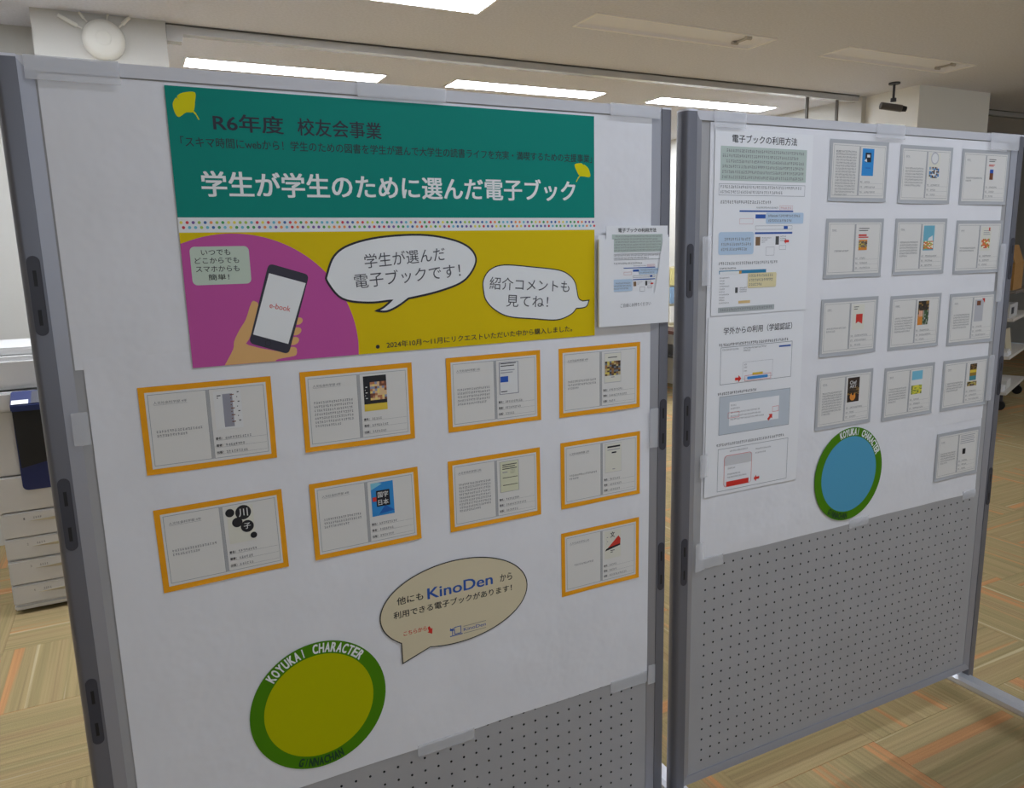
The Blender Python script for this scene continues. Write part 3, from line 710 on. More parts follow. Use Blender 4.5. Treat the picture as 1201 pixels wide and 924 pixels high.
pic2 = [('pa', (120, 160, 190)), ('pb', (226, 224, 220)), ('pc', (80, 60, 50)), ('pd', (60, 130, 190)), ('pe', (200, 190, 180))]
food = [('fa', (224, 130, 50)), ('fb', (236, 226, 200)), ('fc', (150, 180, 90)), ('fd', (210, 90, 60))]
dark = [('da', (44, 34, 26)), ('db', (70, 52, 34)), ('dc', (140, 106, 50)), ('dd', (30, 24, 20))]
grey_cards = [
 (0.435, 1.614, 16, [('r', SK, 0, .95, 0, 1), ('r', BK, .25, .72, .5, .85), ('r', W3, .38, .62, .68, .78), ('p', W3, [(.15, .55), (.4, .5), (.35, .64)]), ('s', BL, .3, .7, .2, .3, 1)], 'grey-bordered book card with a turquoise blue cover, top row'),
 (0.6945, 1.611, 7, [('r', PW, 0, 1, 0, 1), ('c', LG, .5, .82, .36), ('c', W3, .5, .82, .28), ('n', BK, .05, .95, .05, .48, 4, pic2)], 'grey-bordered book card with a grey ring over little pictures, top row middle'),
 (0.949, 1.610, 2, [('s', BK, .1, .8, .76, .92, 2), ('s', RD, .1, .7, .6, .7, 2), ('r', BL, .25, .6, .35, .5), ('r', BR, .25, .6, .08, .35)], 'grey-bordered book card with a small blue and brown picture, top right'),
 (0.4345, 1.422, 1, [('s', BK, .1, .95, .76, .92, 2), ('r', RD, .08, .75, .62, .68), ('r', RD, .08, .9, .55, .59), ('r', OG, .12, .82, .08, .48), ('n', BK, .12, .82, .18, .42, 3)], 'grey-bordered book card with red lines over a brown picture, second row left'),
 (0.6935, 1.422, 6, [('r', ('teal', (110, 176, 196)), 0, 1, 0, 1), ('p', W3, [(.3, .2), (.9, .3), (.85, .6), (.5, .5)]), ('n', BK, .05, .95, .05, .38, 6, food)], 'grey-bordered book card with a turquoise cover of orange and white shapes'),
 (0.9475, 1.417, 2, [('r', PW, 0, 1, 0, 1), ('s', GR, .2, .9, .62, .85, 3), ('r', RD, .72, .85, .84, .98), ('n', BK, .05, .9, .1, .5, 8, food)], 'grey-bordered book card with a cream cover of orange figures, second row right'),
 (0.433, 1.220, 2, [('r', PW, 0, 1, 0, 1), ('s', BK, .1, .5, .75, .92, 2), ('p', RD, [(.3, .25), (.5, .32), (.85, .22), (.85, .62), (.3, .62)])], 'grey-bordered book card whose white cover has a red ribbon, third row left'),
 (0.6945, 1.217, 6, [('r', GN, 0, 1, 0, 1), ('r', OG, 0, .45, 0, .45), ('n', BK, 0, 1, .45, 1, 12, dark), ('r', ('flesh', (224, 170, 140)), .08, .45, .35, .6), ('n', BK, .5, 1, 0, .6, 5, [('g1', (60, 90, 50)), ('g2', (40, 60, 40)), ('g3', (170, 170, 160))])], 'grey-bordered book card with a dark green and orange cover, third row middle'),
 (0.946, 1.212, 6, [('r', LG, 0, .9, 0, .95), ('r', BR, .2, .6, .7, .9), ('p', RD, [(.7, 1), (1.0, 1), (1.0, .8)])], 'grey-bordered book card with a grey cover and red corner, third row right'),
 (0.431, 1.025, 9, [('r', ('espresso', (50, 34, 24)), 0, 1, 0, 1), ('n', BK, 0, 1, .3, .6, 5, dark), ('t', W3, 'Chef', .45, .8, .55, .14), ('t', W3, 'ART', .45, .64, .55, .12), ('c', OG, .45, .22, .24), ('c', ('espresso', (50, 34, 24)), .45, .34, .1)], 'grey-bordered book card with a dark brown cover, just above the blue badge'),
 (0.690, 1.020, 6, [('r', ('sky4', (120, 190, 214)), 0, 1, .4, 1), ('r', W3, 0, 1, .38, .62), ('n', BK, 0, 1, 0, .38, 5, [('y1', (222, 210, 70)), ('y2', (180, 190, 60)), ('y3', (120, 130, 60))])], 'grey-bordered book card with a blue sky and yellow field cover'),
 (0.941, 1.019, 4, [('r', ('olive', (150, 120, 40)), .2, .9, .25, 1), ('r', ('teal2', (70, 140, 150)), .2, .9, .25, .45), ('r', YL, .2, .9, .6, .72), ('n', BK, .2, .9, .75, 1, 4, dark), ('n', BK, 0, 1, 0, .2, 7)], 'grey-bordered book card with an olive cover and two comments, fourth row right'),
]
for i, (u, z, nl, spec, lab) in enumerate(grey_cards):
    book_card(1, u, z, 0.0, nl, spec, lab, '', 'grey-bordered book cards on the right board', 200 + i, w_=0.2125, h_=0.1495, border=M_greycard, ink=M_softink)
# the lone card without a cover, low on the right
t = book_card(1, 0.940, 0.8045, 0.0, 5, [('s', GR, 0.0, 1.5, .55, 1, 5), ('r', BK, .28, .6, .1, .36)], 'grey-bordered card with text and no book picture, alone on the lowest paper strip', '', 'grey-bordered book cards on the right board', 240, w_=0.203, h_=0.146, border=M_greycard, ink=M_softink)

# ================================================================ SPEECH BALLOON SIGN
bs = on_board(0, 0.507, 0.680, YP, 'speech_balloon_sign', 'cream oval speech balloon sign with blue and black lettering, below the orange cards', 'sign')
V = lambda L: [(a - 0.507, b - 0.680) for a, b in L]
pts = []
cxx, czz, ra, rb_ = 0.674, 0.786, 0.167, 0.0925
for i in range(96):
    t = 2 * math.pi * i / 96; x, z = cxx + ra * math.cos(t), czz + rb_ * math.sin(t)
    if rad(223) < t < rad(247):
        if len(pts) and pts[-1] != (0.549, 0.680) : pts.append((0.549, 0.680))
        continue
    pts.append((x, z))
P = V(pts)
m_ = MB(); m_.poly(P, 0.0, M_cream, 0.0005); outline(m_, P, 0.0022, -0.0007, M_ink); m_.build('balloon_board', bs)
m_ = MB(); y = -0.0008
text_into(m_, '他にも', 0.5715 - .507, 0.8175 - .68, 0.056, 0.0165, y, M_ink, 0.012)
text_into(m_, 'から', 0.790 - .507, 0.8155 - .68, 0.029, 0.0165, y, M_ink, 0.012)
text_into(m_, '利用できる電子ブックがあります！', 0.669 - .507, 0.7885 - .68, 0.268, 0.0155, y, M_ink, 0.012)
m_.build('black_lettering', bs)
m_ = MB(); text_into(m_, 'KinoDen', 0.6835 - .507, 0.8185 - .68, 0.148, 0.0235, y, M_blue, 0.015); tag(m_.build('blue_lettering', bs), 'large blue word')
m_ = MB(); text_into(m_, 'こちらから', 0.579 - .507, 0.7445 - .68, 0.050, 0.0095, y, M_red, 0.012)
m_.poly(V([(0.606, 0.7445), (0.610, 0.7475), (0.6135, 0.7405), (0.6165, 0.7415), (0.6155, 0.7285), (0.6055, 0.7345), (0.6085, 0.7365)]), y, M_red); tag(m_.build('red_lettering', bs), 'red words and arrow')
m_ = MB()
m_.frame(0.665 - .507, 0.681 - .507, 0.7135 - .68, 0.7305 - .68, 0.0016, y, M_blue); m_.rect(0.655 - .507, 0.684 - .507, 0.7105 - .68, 0.7125 - .68, y, M_blue); m_.rect(0.660 - .507, 0.6615 - .507, 0.711 - .68, 0.724 - .68, y, M_blue)
m_.poly(V([(0.655, 0.724), (0.6645, 0.7225), (0.663, 0.7295), (0.6595, 0.727), (0.656, 0.7305)]), y, M_blue)
text_into(m_, 'KinoDen', 0.7125 - .507, 0.7195 - .68, 0.052, 0.0075, y, M_blue, 0.0)
m_.rect(0.686 - .507, 0.739 - .507, 0.7265 - .68, 0.7275 - .68, y, M_softink); m_.rect(0.686 - .507, 0.739 - .507, 0.7105 - .68, 0.7115 - .68, y, M_softink)
m_.build('blue_logo', bs)

# ================================================================ ROUND BADGES
def badge(k, u, z, R_, r_in, inner, label, top_mid, span, bot_mid, bspan):
    t = on_board(k, u, z - R_, YP, 'round_badge', label, 'badge')
    m_ = MB(); m_.poly(circle(0, R_, R_, 72), 0, M_badge, 0.0006); m_.build('green_ring', t)
    m_ = MB(); m_.poly(circle(0, R_, r_in, 72), -0.0009, inner); m_.build('inner_disc', t)
    m_ = MB(); s_ = 'KOYUKAI CHARACTER'; n = len(s_); rr_ = (R_ + r_in) / 2
    for i, ch in enumerate(s_):
        if ch == ' ': continue
        a = top_mid + span * (0.5 - i / (n - 1)); x, zz = rr_ * math.cos(a), R_ + rr_ * math.sin(a)
        text_into(m_, ch, x, zz, 0.0022 if ch == 'I' else 0.0092, 0.0185, -0.0011, M_white, 0.0 if ch == 'I' else 0.04, a - math.pi / 2)
    tag(m_.build('ring_lettering', t), 'white capital letters along the top')
    m_ = MB(); s_ = 'GINNACHAN'; n = len(s_)
    for i, ch in enumerate(s_):
        a = bot_mid + bspan * (i / (n - 1) - 0.5); x, zz = rr_ * math.cos(a), R_ + rr_ * math.sin(a)
        text_into(m_, ch, x, zz, 0.002 if ch == 'I' else 0.0082, 0.0165, -0.0011, M_badgetext, 0.0 if ch == 'I' else 0.05, a + math.pi / 2)
    tag(m_.build('lower_lettering', t), 'dark green capital letters along the bottom')
badge(0, 0.3775, 0.6405, 0.1325, 0.1065, M_lime, 'round green badge with yellow-green centre at the bottom of the left board', rad(91), rad(92), rad(267), rad(38))
badge(1, 0.572, 0.886, 0.1315, 0.1065, M_sky, 'round green badge with sky-blue centre on the right board', rad(67), rad(84), rad(251), rad(34))

# ================================================================ INSTRUCTION SHEETS
M_palegreen = mat('pale_green_print', (186, 200, 192), 0.6)
M_yelpale = mat('pale_yellow_print', (228, 216, 170), 0.6)
M_panelgrey = mat('screen_grey_print', (192, 200, 208), 0.6)
M_teal = mat('teal_print', (40, 130, 170), 0.6)
M_pinkline = mat('pink_line_print', (214, 150, 150), 0.6)
r_ = random.Random(11)
def sheetA(par, S_, ox, oz, detail=True):
    """the printed user guide; coordinates on the A3 sheet, S_ scales it down for the flyer"""
    q = lambda a: (a - 0.070) * S_ + ox
    z_ = lambda b: (b - 1.348) * S_ + oz
    m_ = MB(); y = -0.0006
    def R4(x0, x1, z0, z1, m, k=0): m_.rect(q(x0), q(x1), z_(z0), z_(z1), y - 0.0002 * k, m)
    text_into(m_, '電子ブックの利用方法', q(0.221), z_(1.7505), 0.202 * S_, 0.018 * S_, y, M_ink, 0.010)
    R4(0.087, 0.356, 1.657, 1.733, M_palegreen)
    for i in range(6): scribble(m_, q(0.092 + (0.012 if i in (0, 2) else 0)), q(0.350 if i != 1 else .335), z_(1.7205 - i * 0.0118), 0.0068 * S_, y - 0.0002, M_softink, r_)
    m_.frame(q(0.084), q(0.355), z_(1.624), z_(1.650), 0.0008, y, M_line)
    for i in range(2): scribble(m_, q(0.088), q(0.345 - .06 * i), z_(1.640 - i * 0.0115), 0.0066 * S_, y, M_softink, r_)
    scribble(m_, q(0.089), q(0.252), z_(1.6055), 0.0075 * S_, y, M_softink, r_)
    scribble(m_, q(0.20), q(0.27), z_(1.595), 0.004 * S_, y, M_line, r_); m_.frame(q(0.274), q(0.317), z_(1.592), z_(1.602), 0.0006, y, M_pinkline); scribble(m_, q(.277), q(.315), z_(1.594), .005 * S_, y, M_pinkline, r_)
    R4(0.148, 0.319, 1.5870, 1.5905, M_blue)
    m_.frame(q(0.149), q(0.191), z_(1.559), z_(1.572), 0.0006, y, M_pinkline)
    R4(0.198, 0.230, 1.572, 1.5815, M_blue)
    m_.poly(rrect(q(0.231), q(0.354), z_(1.5595), z_(1.5855), 0.004 * S_), y - 0.0002, M_blue2)
    for i in range(2): scribble(m_, q(0.238), q(0.346 - .03 * i), z_(1.575 - i * 0.011), 0.006 * S_, y - 0.0004, M_softink, r_)
    m_.frame(q(0.199), q(0.318), z_(1.546), z_(1.555), 0.0006, y, M_line); R4(0.290, 0.303, 1.547, 1.554, M_blue, 1)
    R4(0.198, 0.319, 1.5355, 1.5400, M_blue)
    m_.poly(rrect(q(0.087), q(0.195), z_(1.489), z_(1.541), 0.006 * S_), y - 0.0002, M_blue2)
    for i in range(3): scribble(m_, q(0.094 + (.01 if i == 0 else 0)), q(0.188 - .008 * (i == 2)), z_(1.521 - i * 0.0115), 0.0068 * S_, y - 0.0004, M_softink, r_)
    R4(0.201, 0.2155, 1.509, 1.529, mat('thumb_brown', (130, 100, 70))); R4(0.265, 0.276, 1.510, 1.530, mat('thumb_dark', (84, 84, 84)))
    for i in range(3): scribble(m_, q(0.220), q(0.252 - .01 * i), z_(1.525 - i * .005), .003 * S_, y, M_softink, r_); scribble(m_, q(0.280), q(0.300), z_(1.528 - i * .005), .003 * S_, y, M_softink, r_)
    m_.poly([(q(a), z_(b)) for a, b in ((0.293, 1.518), (0.299, 1.5245), (0.299, 1.521), (0.309, 1.521), (0.309, 1.515), (0.299, 1.515), (0.299, 1.5115))], y, M_red)
    m_.frame(q(0.235), q(0.262), z_(1.485), z_(1.505), 0.0005, y, M_line); m_.frame(q(0.278), q(0.300), z_(1.498), z_(1.508), 0.0005, y, M_line)
    scribble(m_, q(0.088), q(0.275), z_(1.4655), 0.0070 * S_, y, M_softink, r_)
    scribble(m_, q(0.092), q(0.146), z_(1.4555), 0.0040 * S_, y, M_ink, r_)
    R4(0.091, 0.238, 1.4445, 1.4525, M_teal); R4(0.093, 0.152, 1.4435, 1.4505, M_white, 1); R4(0.152, 0.160, 1.444, 1.451, mat('ochre', (200, 150, 70)), 1)
    m_.poly(rrect(q(0.180), q(0.272), z_(1.409), z_(1.4445), 0.004 * S_), y - 0.0004, M_yelpale)
    for i in range(3): scribble(m_, q(0.184), q(0.262 - (.035 if i == 2 else 0)), z_(1.435 - i * .0105), .0064 * S_, y - .0006, M_softink, r_)
    for i in range(10): scribble(m_, q(0.093), q(0.112 + .014 * (i % 3 == 0)), z_(1.434 - i * .0065), .0030 * S_, y, M_softink, r_)
    R4(0.142, 0.150, 1.399, 1.412, mat('thumb_dark', (84, 84, 84)))
    for i in range(3): scribble(m_, q(0.156), q(0.180), z_(1.409 - i * .0045), .003 * S_, y, M_softink, r_)
    R4(0.153, 0.190, 1.3735, 1.3800, mat('ochre_pale', (222, 190, 130)))
    R4(0.091, 0.269, 1.354, 1.3665, mat('grey_bar', (176, 182, 182))); scribble(m_, q(0.096), q(0.262), z_(1.3575), .0060 * S_, y - .0002, M_softink, r_)
    return m_.build('guide_print', par)
sa = on_board(1, 0.070, 1.348, YP, 'instruction_sheet', 'large printed guide sheet with pale green text box, top left of the right board', 'sheet')
m_ = MB(); m_.box(0, 0.306, -0.0003, 0.0004, 0, 0.421, M_sheet); m_.build('paper', sa)
sheetA(sa, 1.0, 0.0, 0.0)

sb = on_board(1, 0.063, 0.903, YP, 'instruction_sheet', 'printed guide sheet with three framed screen pictures and red arrows, below the other guide', 'sheet')
m_ = MB(); m_.box(0, 0.309, -0.0001, 0.0005, 0, 0.442, M_sheet); m_.build('paper', sb)
m_ = MB(); y = -0.0004
q = lambda a: a - 0.063
z_ = lambda b: b - 0.903
text_into(m_, '学外からの利用（学認認証）', q(0.2215), z_(1.3100), 0.222, 0.0175, y, M_ink, 0.007)
for z0, x1 in ((1.2735, 0.326), (1.1545, 0.226), (1.0265, 0.325)): scribble(m_, q(0.097), q(x1), z_(z0), 0.0068, y, M_ink, r_)
tag(m_.build('guide_lettering', sb), kind='stuff')
def screen_pic(z0, z1, name, draw, fill=None):
    b_ = MB(); b_.frame(q(0.103), q(0.336), z_(z0), z_(z1), 0.0010, y, M_line)
    if fill: b_.rect(q(0.104), q(0.335), z_(z0 + .001), z_(z1 - .001), y, fill)
    draw(b_); b_.build(name, sb)
def arrow(b_, x, zc, s_, a):
    pts_ = [(-1, .35), (0.1, .35), (.1, .9), (1, 0), (.1, -.9), (.1, -.35), (-1, -.35)]
    c_, sn = math.cos(a), math.sin(a); b_.poly([(q(x) + s_ * (c_ * px_ - sn * pz), z_(zc) + s_ * (sn * px_ + c_ * pz)) for px_, pz in pts_], y - .0004, M_red)
def d1(b_):
    for x0, x1, zz in ((.108, .16, 1.2625), (.175, .25, 1.2625), (.175, .2, 1.2565)): scribble(b_, q(x0), q(x1), z_(zz), .004, y - .0002, M_softink, r_)
    b_.rect(q(.291), q(.331), z_(1.2585), z_(1.2625), y - .0002, M_blue)
    b_.frame(q(.174), q(.272), z_(1.188), z_(1.230), .0004, y - .0002, M_line)
    for zz in (1.222, 1.215, 1.206): scribble(b_, q(.178), q(.19), z_(zz), .0035, y - .0002, M_softink, r_)
    b_.rect(q(.206), q(.240), z_(1.196), z_(1.2015), y - .0003, mat('yellow_button', (224, 190, 60))); b_.poly(rrect(q(.189), q(.257), z_(1.186), z_(1.193), .003), y - .0003, mat('blue_button', (60, 140, 210)))
    b_.frame(q(.181), q(.267), z_(1.1825), z_(1.1965), .0008, y - .0005, M_red); arrow(b_, .160, 1.1905, .010, 0)
screen_pic(1.180, 1.271, 'screen_picture', d1)
def d2(b_):
    b_.rect(q(.135), q(.299), z_(1.075), z_(1.135), y - .0002, M_sheet)
    for x1, zz in ((.158, 1.124), (.172, 1.116), (.235, 1.106), (.24, 1.097), (.25, 1.089), (.14, 1.079)): scribble(b_, q(.139), q(x1), z_(zz), .0040, y - .0003, M_softink, r_)
    b_.frame(q(.131), q(.167), z_(1.095), z_(1.109), .0008, y - .0004, M_red); b_.frame(q(.277), q(.298), z_(1.095), z_(1.109), .0008, y - .0004, M_red); arrow(b_, .270, 1.083, .010, rad(45))
screen_pic(1.055, 1.151, 'screen_picture', d2, M_panelgrey)
def d3(b_):
    b_.rect(q(.125), q(.213), z_(.975), z_(.998), y - .0002, mat('pic_grey', (206, 206, 208)))
    for x0, x1, zz in ((.14, .2, 1.009), (.225, .28, 1.003), (.225, .26, .993), (.135, .16, .965), (.135, .18, .950), (.135, .2, .942)): scribble(b_, q(x0), q(x1), z_(zz), .0038, y - .0003, M_softink, r_)
    outline(b_, rrect(q(.124), q(.213), z_(.9205), z_(1.0), .008), .0010, y - .0004, M_red)
    b_.rect(q(.132), q(.205), z_(.921), z_(.9335), y - .0004, M_red); arrow(b_, .2315, .9285, .0095, math.pi)
screen_pic(0.911, 1.020, 'screen_picture', d3)

# ================================================================ ENVELOPE POCKET AND FLYER
ev = on_board(0, 1.024, 1.342, -0.002, 'envelope_pocket', 'white paper pocket with cut-out front, taped at the right edge of the left board', 'envelope')
m_ = MB(); m_.box(0, 0.188, 0.0, 0.0006, 0, 0.195, M_sheet); m_.build('back_sheet', ev)
fx0, fx1, fz0, fz1 = 0.038, 0.158, 0.068, 0.182
m_ = MB(); yy = -0.0045
W_ = 0.188
m_.add([(0, yy, 0), (W_, yy, 0), (W_ , yy, .190), (0, yy, .186), (fx0, yy, fz0), (fx1 - 0.01, yy, fz0), (fx1 + .012, yy, .190), (fx0, yy, .186)],
       [(0, 1, 5, 4), (1, 2, 6, 5), (0, 4, 7, 3)], M_sheet)
m_.add([(0, yy, 0), (W_, yy, 0), (W_, 0, 0), (0, 0, 0), (W_, 0, .19), (W_, yy, .19), (0, 0, .186), (0, yy, .186)], [(0, 3, 2, 1), (1, 2, 4, 5), (0, 7, 6, 3)], M_sheet)
fp = m_.build('front_panel', ev)
m_ = MB(); text_into(m_, 'ご自由にお持ちください', 0.0965, 0.0445, 0.082, 0.0085, yy - 0.0004, M_softink, 0.0, rad(1)); m_.build('pocket_lettering', fp)
fy = on_board(0, 1.044, 1.350, -0.0042, 'flyer', 'printed guide flyer standing in the white paper pocket', 'flyer', None)
m_ = MB(); m_.box(0, 0.164, 0, 0.0004, 0, 0.2065, M_sheet); m_.build('paper', fy)
sheetA(fy, 0.50, 0.006, -0.004)

# ================================================================ TAPE STRIPS
def tape(k, u0, u1, z0, z1, y, label, rot=0.0):
    t = on_board(k, (u0 + u1) / 2, z0, y, 'tape_strip', label, 'tape')
    b_ = MB(); b_.box(-(u1 - u0) / 2, (u1 - u0) / 2, -0.0002, 0.0, 0, z1 - z0, M_tape); b_.build('film', t); t.rotation_euler[1] = rot
yf_ = -0.0008
def toptape(k, u0, u1, zb, label):
    t = on_board(k, (u0 + u1) / 2, zb, yf_, 'tape_strip', label, 'tape'); h = (u1 - u0) / 2
    b_ = MB(); b_.box(-h, h, -0.0002, 0.0, 0, 1.8062 - zb, M_tape); b_.box(-h, h, 0.0, 0.024, 1.8060 - zb, 1.8066 - zb, M_tape); b_.build('film', t)
toptape(0, 0.022, 0.147, 1.772, 'clear tape over the top left corner of the left board')
toptape(0, 0.520, 0.689, 1.781, 'clear tape over the middle of the left board\'s top rail, above the title')
toptape(0, 1.057, 1.186, 1.781, 'clear tape over the top right corner of the left board')
toptape(1, 0.060, 0.154, 1.772, 'clear tape over the top left corner of the right board')
toptape(1, 0.590, 0.697, 1.772, 'clear tape over the top rail of the right board, near its middle')
toptape(1, 1.058, 1.190, 1.762, 'clear tape over the top right corner of the right board')
tape(0, 0.022, 0.046, 1.214, 1.268, 0.0006, 'short clear tape on the left post side, beside the striped-cover card')
tape(0, 1.168, 1.194, 1.051, 1.144, 0.0006, 'clear tape on the left board\'s right edge, between the two right-hand orange cards')
tape(0, 1.170, 1.196, 0.447, 0.498, 0.0006, 'clear tape at the lower right corner of the big white paper', rad(2))
tape(0, 0.572, 0.703, 0.456, 0.482, 0.0062, 'clear tape under the big white paper, right of the yellow-green badge', rad(0))
tape(0, 1.064, 1.172, 0.452, 0.482, 0.0062, 'clear tape under the lower right end of the big white paper')
tape(1, 0.036, 0.062, 1.420, 1.532, 0.0006, 'long clear tape beside the upper guide sheet on the right board')
tape(1, 0.044, 0.066, 0.958, 1.014, 0.0006, 'clear tape beside the lower guide sheet on the right board')
tape(1, 0.036, 0.060, 0.716, 0.790, 0.0006, 'clear tape at the lower left corner of the right board\'s paper')
tape(1, 0.060, 0.130, 0.716, 0.744, 0.0072, 'clear tape under the left end of the right board\'s paper')
tape(1, 0.586, 0.665, 0.724, 0.750, 0.0072, 'clear tape under the right board\'s paper, below the blue badge')
tape(1, 1.086, 1.150, 0.724, 0.750, 0.0072, 'clear tape under the right end of the right board\'s paper')
tape(1, 1.150, 1.176, 1.33, 1.50, 0.0006, 'long clear tape on the right board\'s right edge, upper one')
tape(1, 1.146, 1.172, 1.03, 1.17, 0.0006, 'clear tape on the right board\'s right edge, lower one')

# ================================================================ COPIER, left
cp = thing('copier', 'white office copier with dark blue control panel and four paper drawers, behind the left board', 'copier', (-0.60, 3.72, 0), 0)
b_ = MB(); b_.box(0.0, 0.62, 0.012, 0.58, 0.045, 0.46, M_copier); b_.build('drawer_cabinet', cp, bevel=0.008)
def drawer(z0, z1, n_):
    b_ = MB(); b_.box(0.002, 0.618, -0.006, 0.03, z0, z1, M_copier); d_ = b_.build('drawer', cp, bevel=0.005)
    b_ = MB(); zc = z1 - 0.042
    b_.poly([(0.10, zc), (0.30, zc - 0.014), (0.40, zc - 0.016), (0.40, zc + 0.018), (0.30, zc + 0.012)], -0.0062, M_beige, 0.002); b_.build('handle', d_)
    b_ = MB(); text_into(b_, str(n_), 0.085, z1 - 0.030, 0.006, 0.010, -0.0068, M_softink); scribble(b_, 0.118, 0.155, z1 - 0.034, 0.009, -0.0068, M_softink, r_); b_.build('drawer_marking', d_)
for n_, (z0, z1) in enumerate(((0.349, 0.460), (0.252, 0.345), (0.137, 0.244), (0.045, 0.133))): drawer(z0, z1, n_ + 1)
b_ = MB(); b_.box(0.002, 0.618, -0.002, 0.56, 0.018, 0.042, M_copier); b_.build('skirt', cp, bevel=0.006)
b_ = MB(); b_.box(-0.05, 0.60, 0.0, 0.58, 0.625, 0.905, M_copier); b_.build('body', cp, bevel=0.006)
b_ = MB(); b_.box(-0.03, 0.61, -0.004, 0.58, 0.464, 0.620, M_copier); b_.build('lower_door', cp, bevel=0.006)
b_ = MB(); b_.poly(rrect(0.098, 0.42, 0.556, 0.912, 0.022), -0.006, M_copierblue, 0.006); b_.build('blue_surround', cp)
b_ = MB(); b_.poly([(0.104, 0.655), (0.42, 0.72), (0.42, 0.912), (0.098, 0.912)], -0.0105, M_black, 0.003); b_.build('paper_exit', cp)
b_ = MB(); b_.box(-0.06, 0.60, -0.02, 0.58, 0.905, 0.985, M_copier); b_.build('scanner_deck', cp, bevel=0.008)
b_ = MB(); b_.add([(0.105, -0.10, 0.912), (0.44, -0.10, 0.912), (0.44, -0.02, 0.955), (0.105, -0.02, 0.955), (0.105, -0.10, 0.942), (0.44, -0.10, 0.942), (0.44, -0.02, 0.990), (0.105, -0.02, 0.990)],
                 [(0, 3, 2, 1), (4, 5, 6, 7), (0, 1, 5, 4), (1, 2, 6, 5), (2, 3, 7, 6), (3, 0, 4, 7)], M_copierblue); pn = b_.build('control_panel', cp, bevel=0.004)
b_ = MB(); b_.add([(0.11, -0.098, 0.9445), (0.17, -0.098, 0.9445), (0.17, -0.075, 0.9582), (0.11, -0.075, 0.9582)], [(0, 1, 2, 3)], M_white)
b_.add([(0.18, -0.096, 0.9455), (0.26, -0.096, 0.9455), (0.26, -0.03, 0.9852), (0.18, -0.03, 0.9852)], [(0, 1, 2, 3)], M_slot)
b_.build('panel_label', pn)
b_ = MB(); b_.box(-0.05, 0.56, 0.0, 0.55, 0.992, 1.130, M_copier); fd = b_.build('document_feeder', cp, bevel=0.02)
b_ = MB(); b_.box(0.0, 0.34, 0.05, 0.5, 1.130, 1.165, M_copier); b_.build('feed_tray', fd, bevel=0.008)
for x in (0.08, 0.54):
    for y_ in (0.08, 0.5): b_ = MB(); b_.cyl((x - .015, y_, .02), (x + .015, y_, .02), .02, M_black, 16); b_.build('caster', cp)

# ================================================================ WIRELESS ACCESS POINT on the left pillar
ap = thing('wireless_access_point', 'round white wireless access point with splayed antennas and shadow-shaped sticks, high on the left pillar', 'access point', (0.004, 4.40, 2.58))
b_ = MB(); prof = [(0.095, 0.0), (0.095, 0.012), (0.090, 0.026), (0.072, 0.040), (0.040, 0.047), (0.0345, 0.0475), (0.034, 0.0455), (0.031, 0.0455), (0.0305, 0.0475), (0.0, 0.0485)]
N = 48; vs_ = []
for r, d in prof: vs_ += [(r * math.cos(2 * math.pi * i / N), -d, r * math.sin(2 * math.pi * i / N)) for i in range(N)]
fs = []
for j in range(len(prof) - 1): fs += [(j * N + i, j * N + (i + 1) % N, (j + 1) * N + (i + 1) % N, (j + 1) * N + i) for i in range(N)]
b_.add(vs_, fs, M_ap); o = b_.build('housing', ap, smooth=True)
for a, L_, w_ in ((154, 0.085, 0.010), (130, 0.10, 0.007), (76, 0.09, 0.006), (42, 0.085, 0.009)):  # antennas, plus sticks shaped after shadow lines on the pillar
    c_, s_ = math.cos(rad(a)), math.sin(rad(a)); p0 = (0.098 * c_, -0.012, 0.098 * s_); p1 = ((0.12) * c_, -0.016, 0.12 * s_); p2 = ((0.12 + L_) * c_, -0.030, (0.12 + L_) * s_)
    if p2[2] > 0.112: k = (0.112 - p1[2]) / (p2[2] - p1[2]); p2 = (p1[0] + k * (p2[0] - p1[0]), p2[1], 0.112)
    b_ = MB(); b_.cyl(p0, p1, 0.004, M_ap, 10); b_.cyl(p1, p2, w_, M_ap, 12, w_ * 0.85); b_.build('antenna_and_shadow_stick', ap, smooth=True)
b_ = MB(); b_.rect(0.0, 0.018, -0.091, -0.084, -0.022, M_blue); tag(b_.build('status_mark', ap), 'small blue mark')

# ================================================================ SECURITY CAMERA on the ceiling
sc = thing('security_camera', 'small dark security camera hanging from the ceiling before the right-hand pillar', 'camera', (5.25, 4.0, CEIL))
b_ = MB(); b_.cyl((0, 0, -0.012), (0, 0, 0.0), 0.04, M_slot, 20); b_.build('ceiling_plate', sc)
b_ = MB(); b_.cyl((0, 0, -0.115), (0, 0, -0.012), 0.009, M_slot, 12); b_.cyl((0, 0, -0.135), (0, 0, -0.11), 0.02, M_slot, 12); b_.build('stem', sc)
b_ = MB(); b_.cyl((-0.08, 0.045, -0.160), (0.055, -0.03, -0.185), 0.026, mat('camera_body', (92, 86, 82), 0.4), 20); b_.build('camera_body', sc, smooth=True)
b_ = MB(); b_.cyl((0.055, -0.03, -0.185), (0.085, -0.047, -0.1905), 0.023, M_black, 20, 0.019); b_.build('lens', sc, smooth=True)

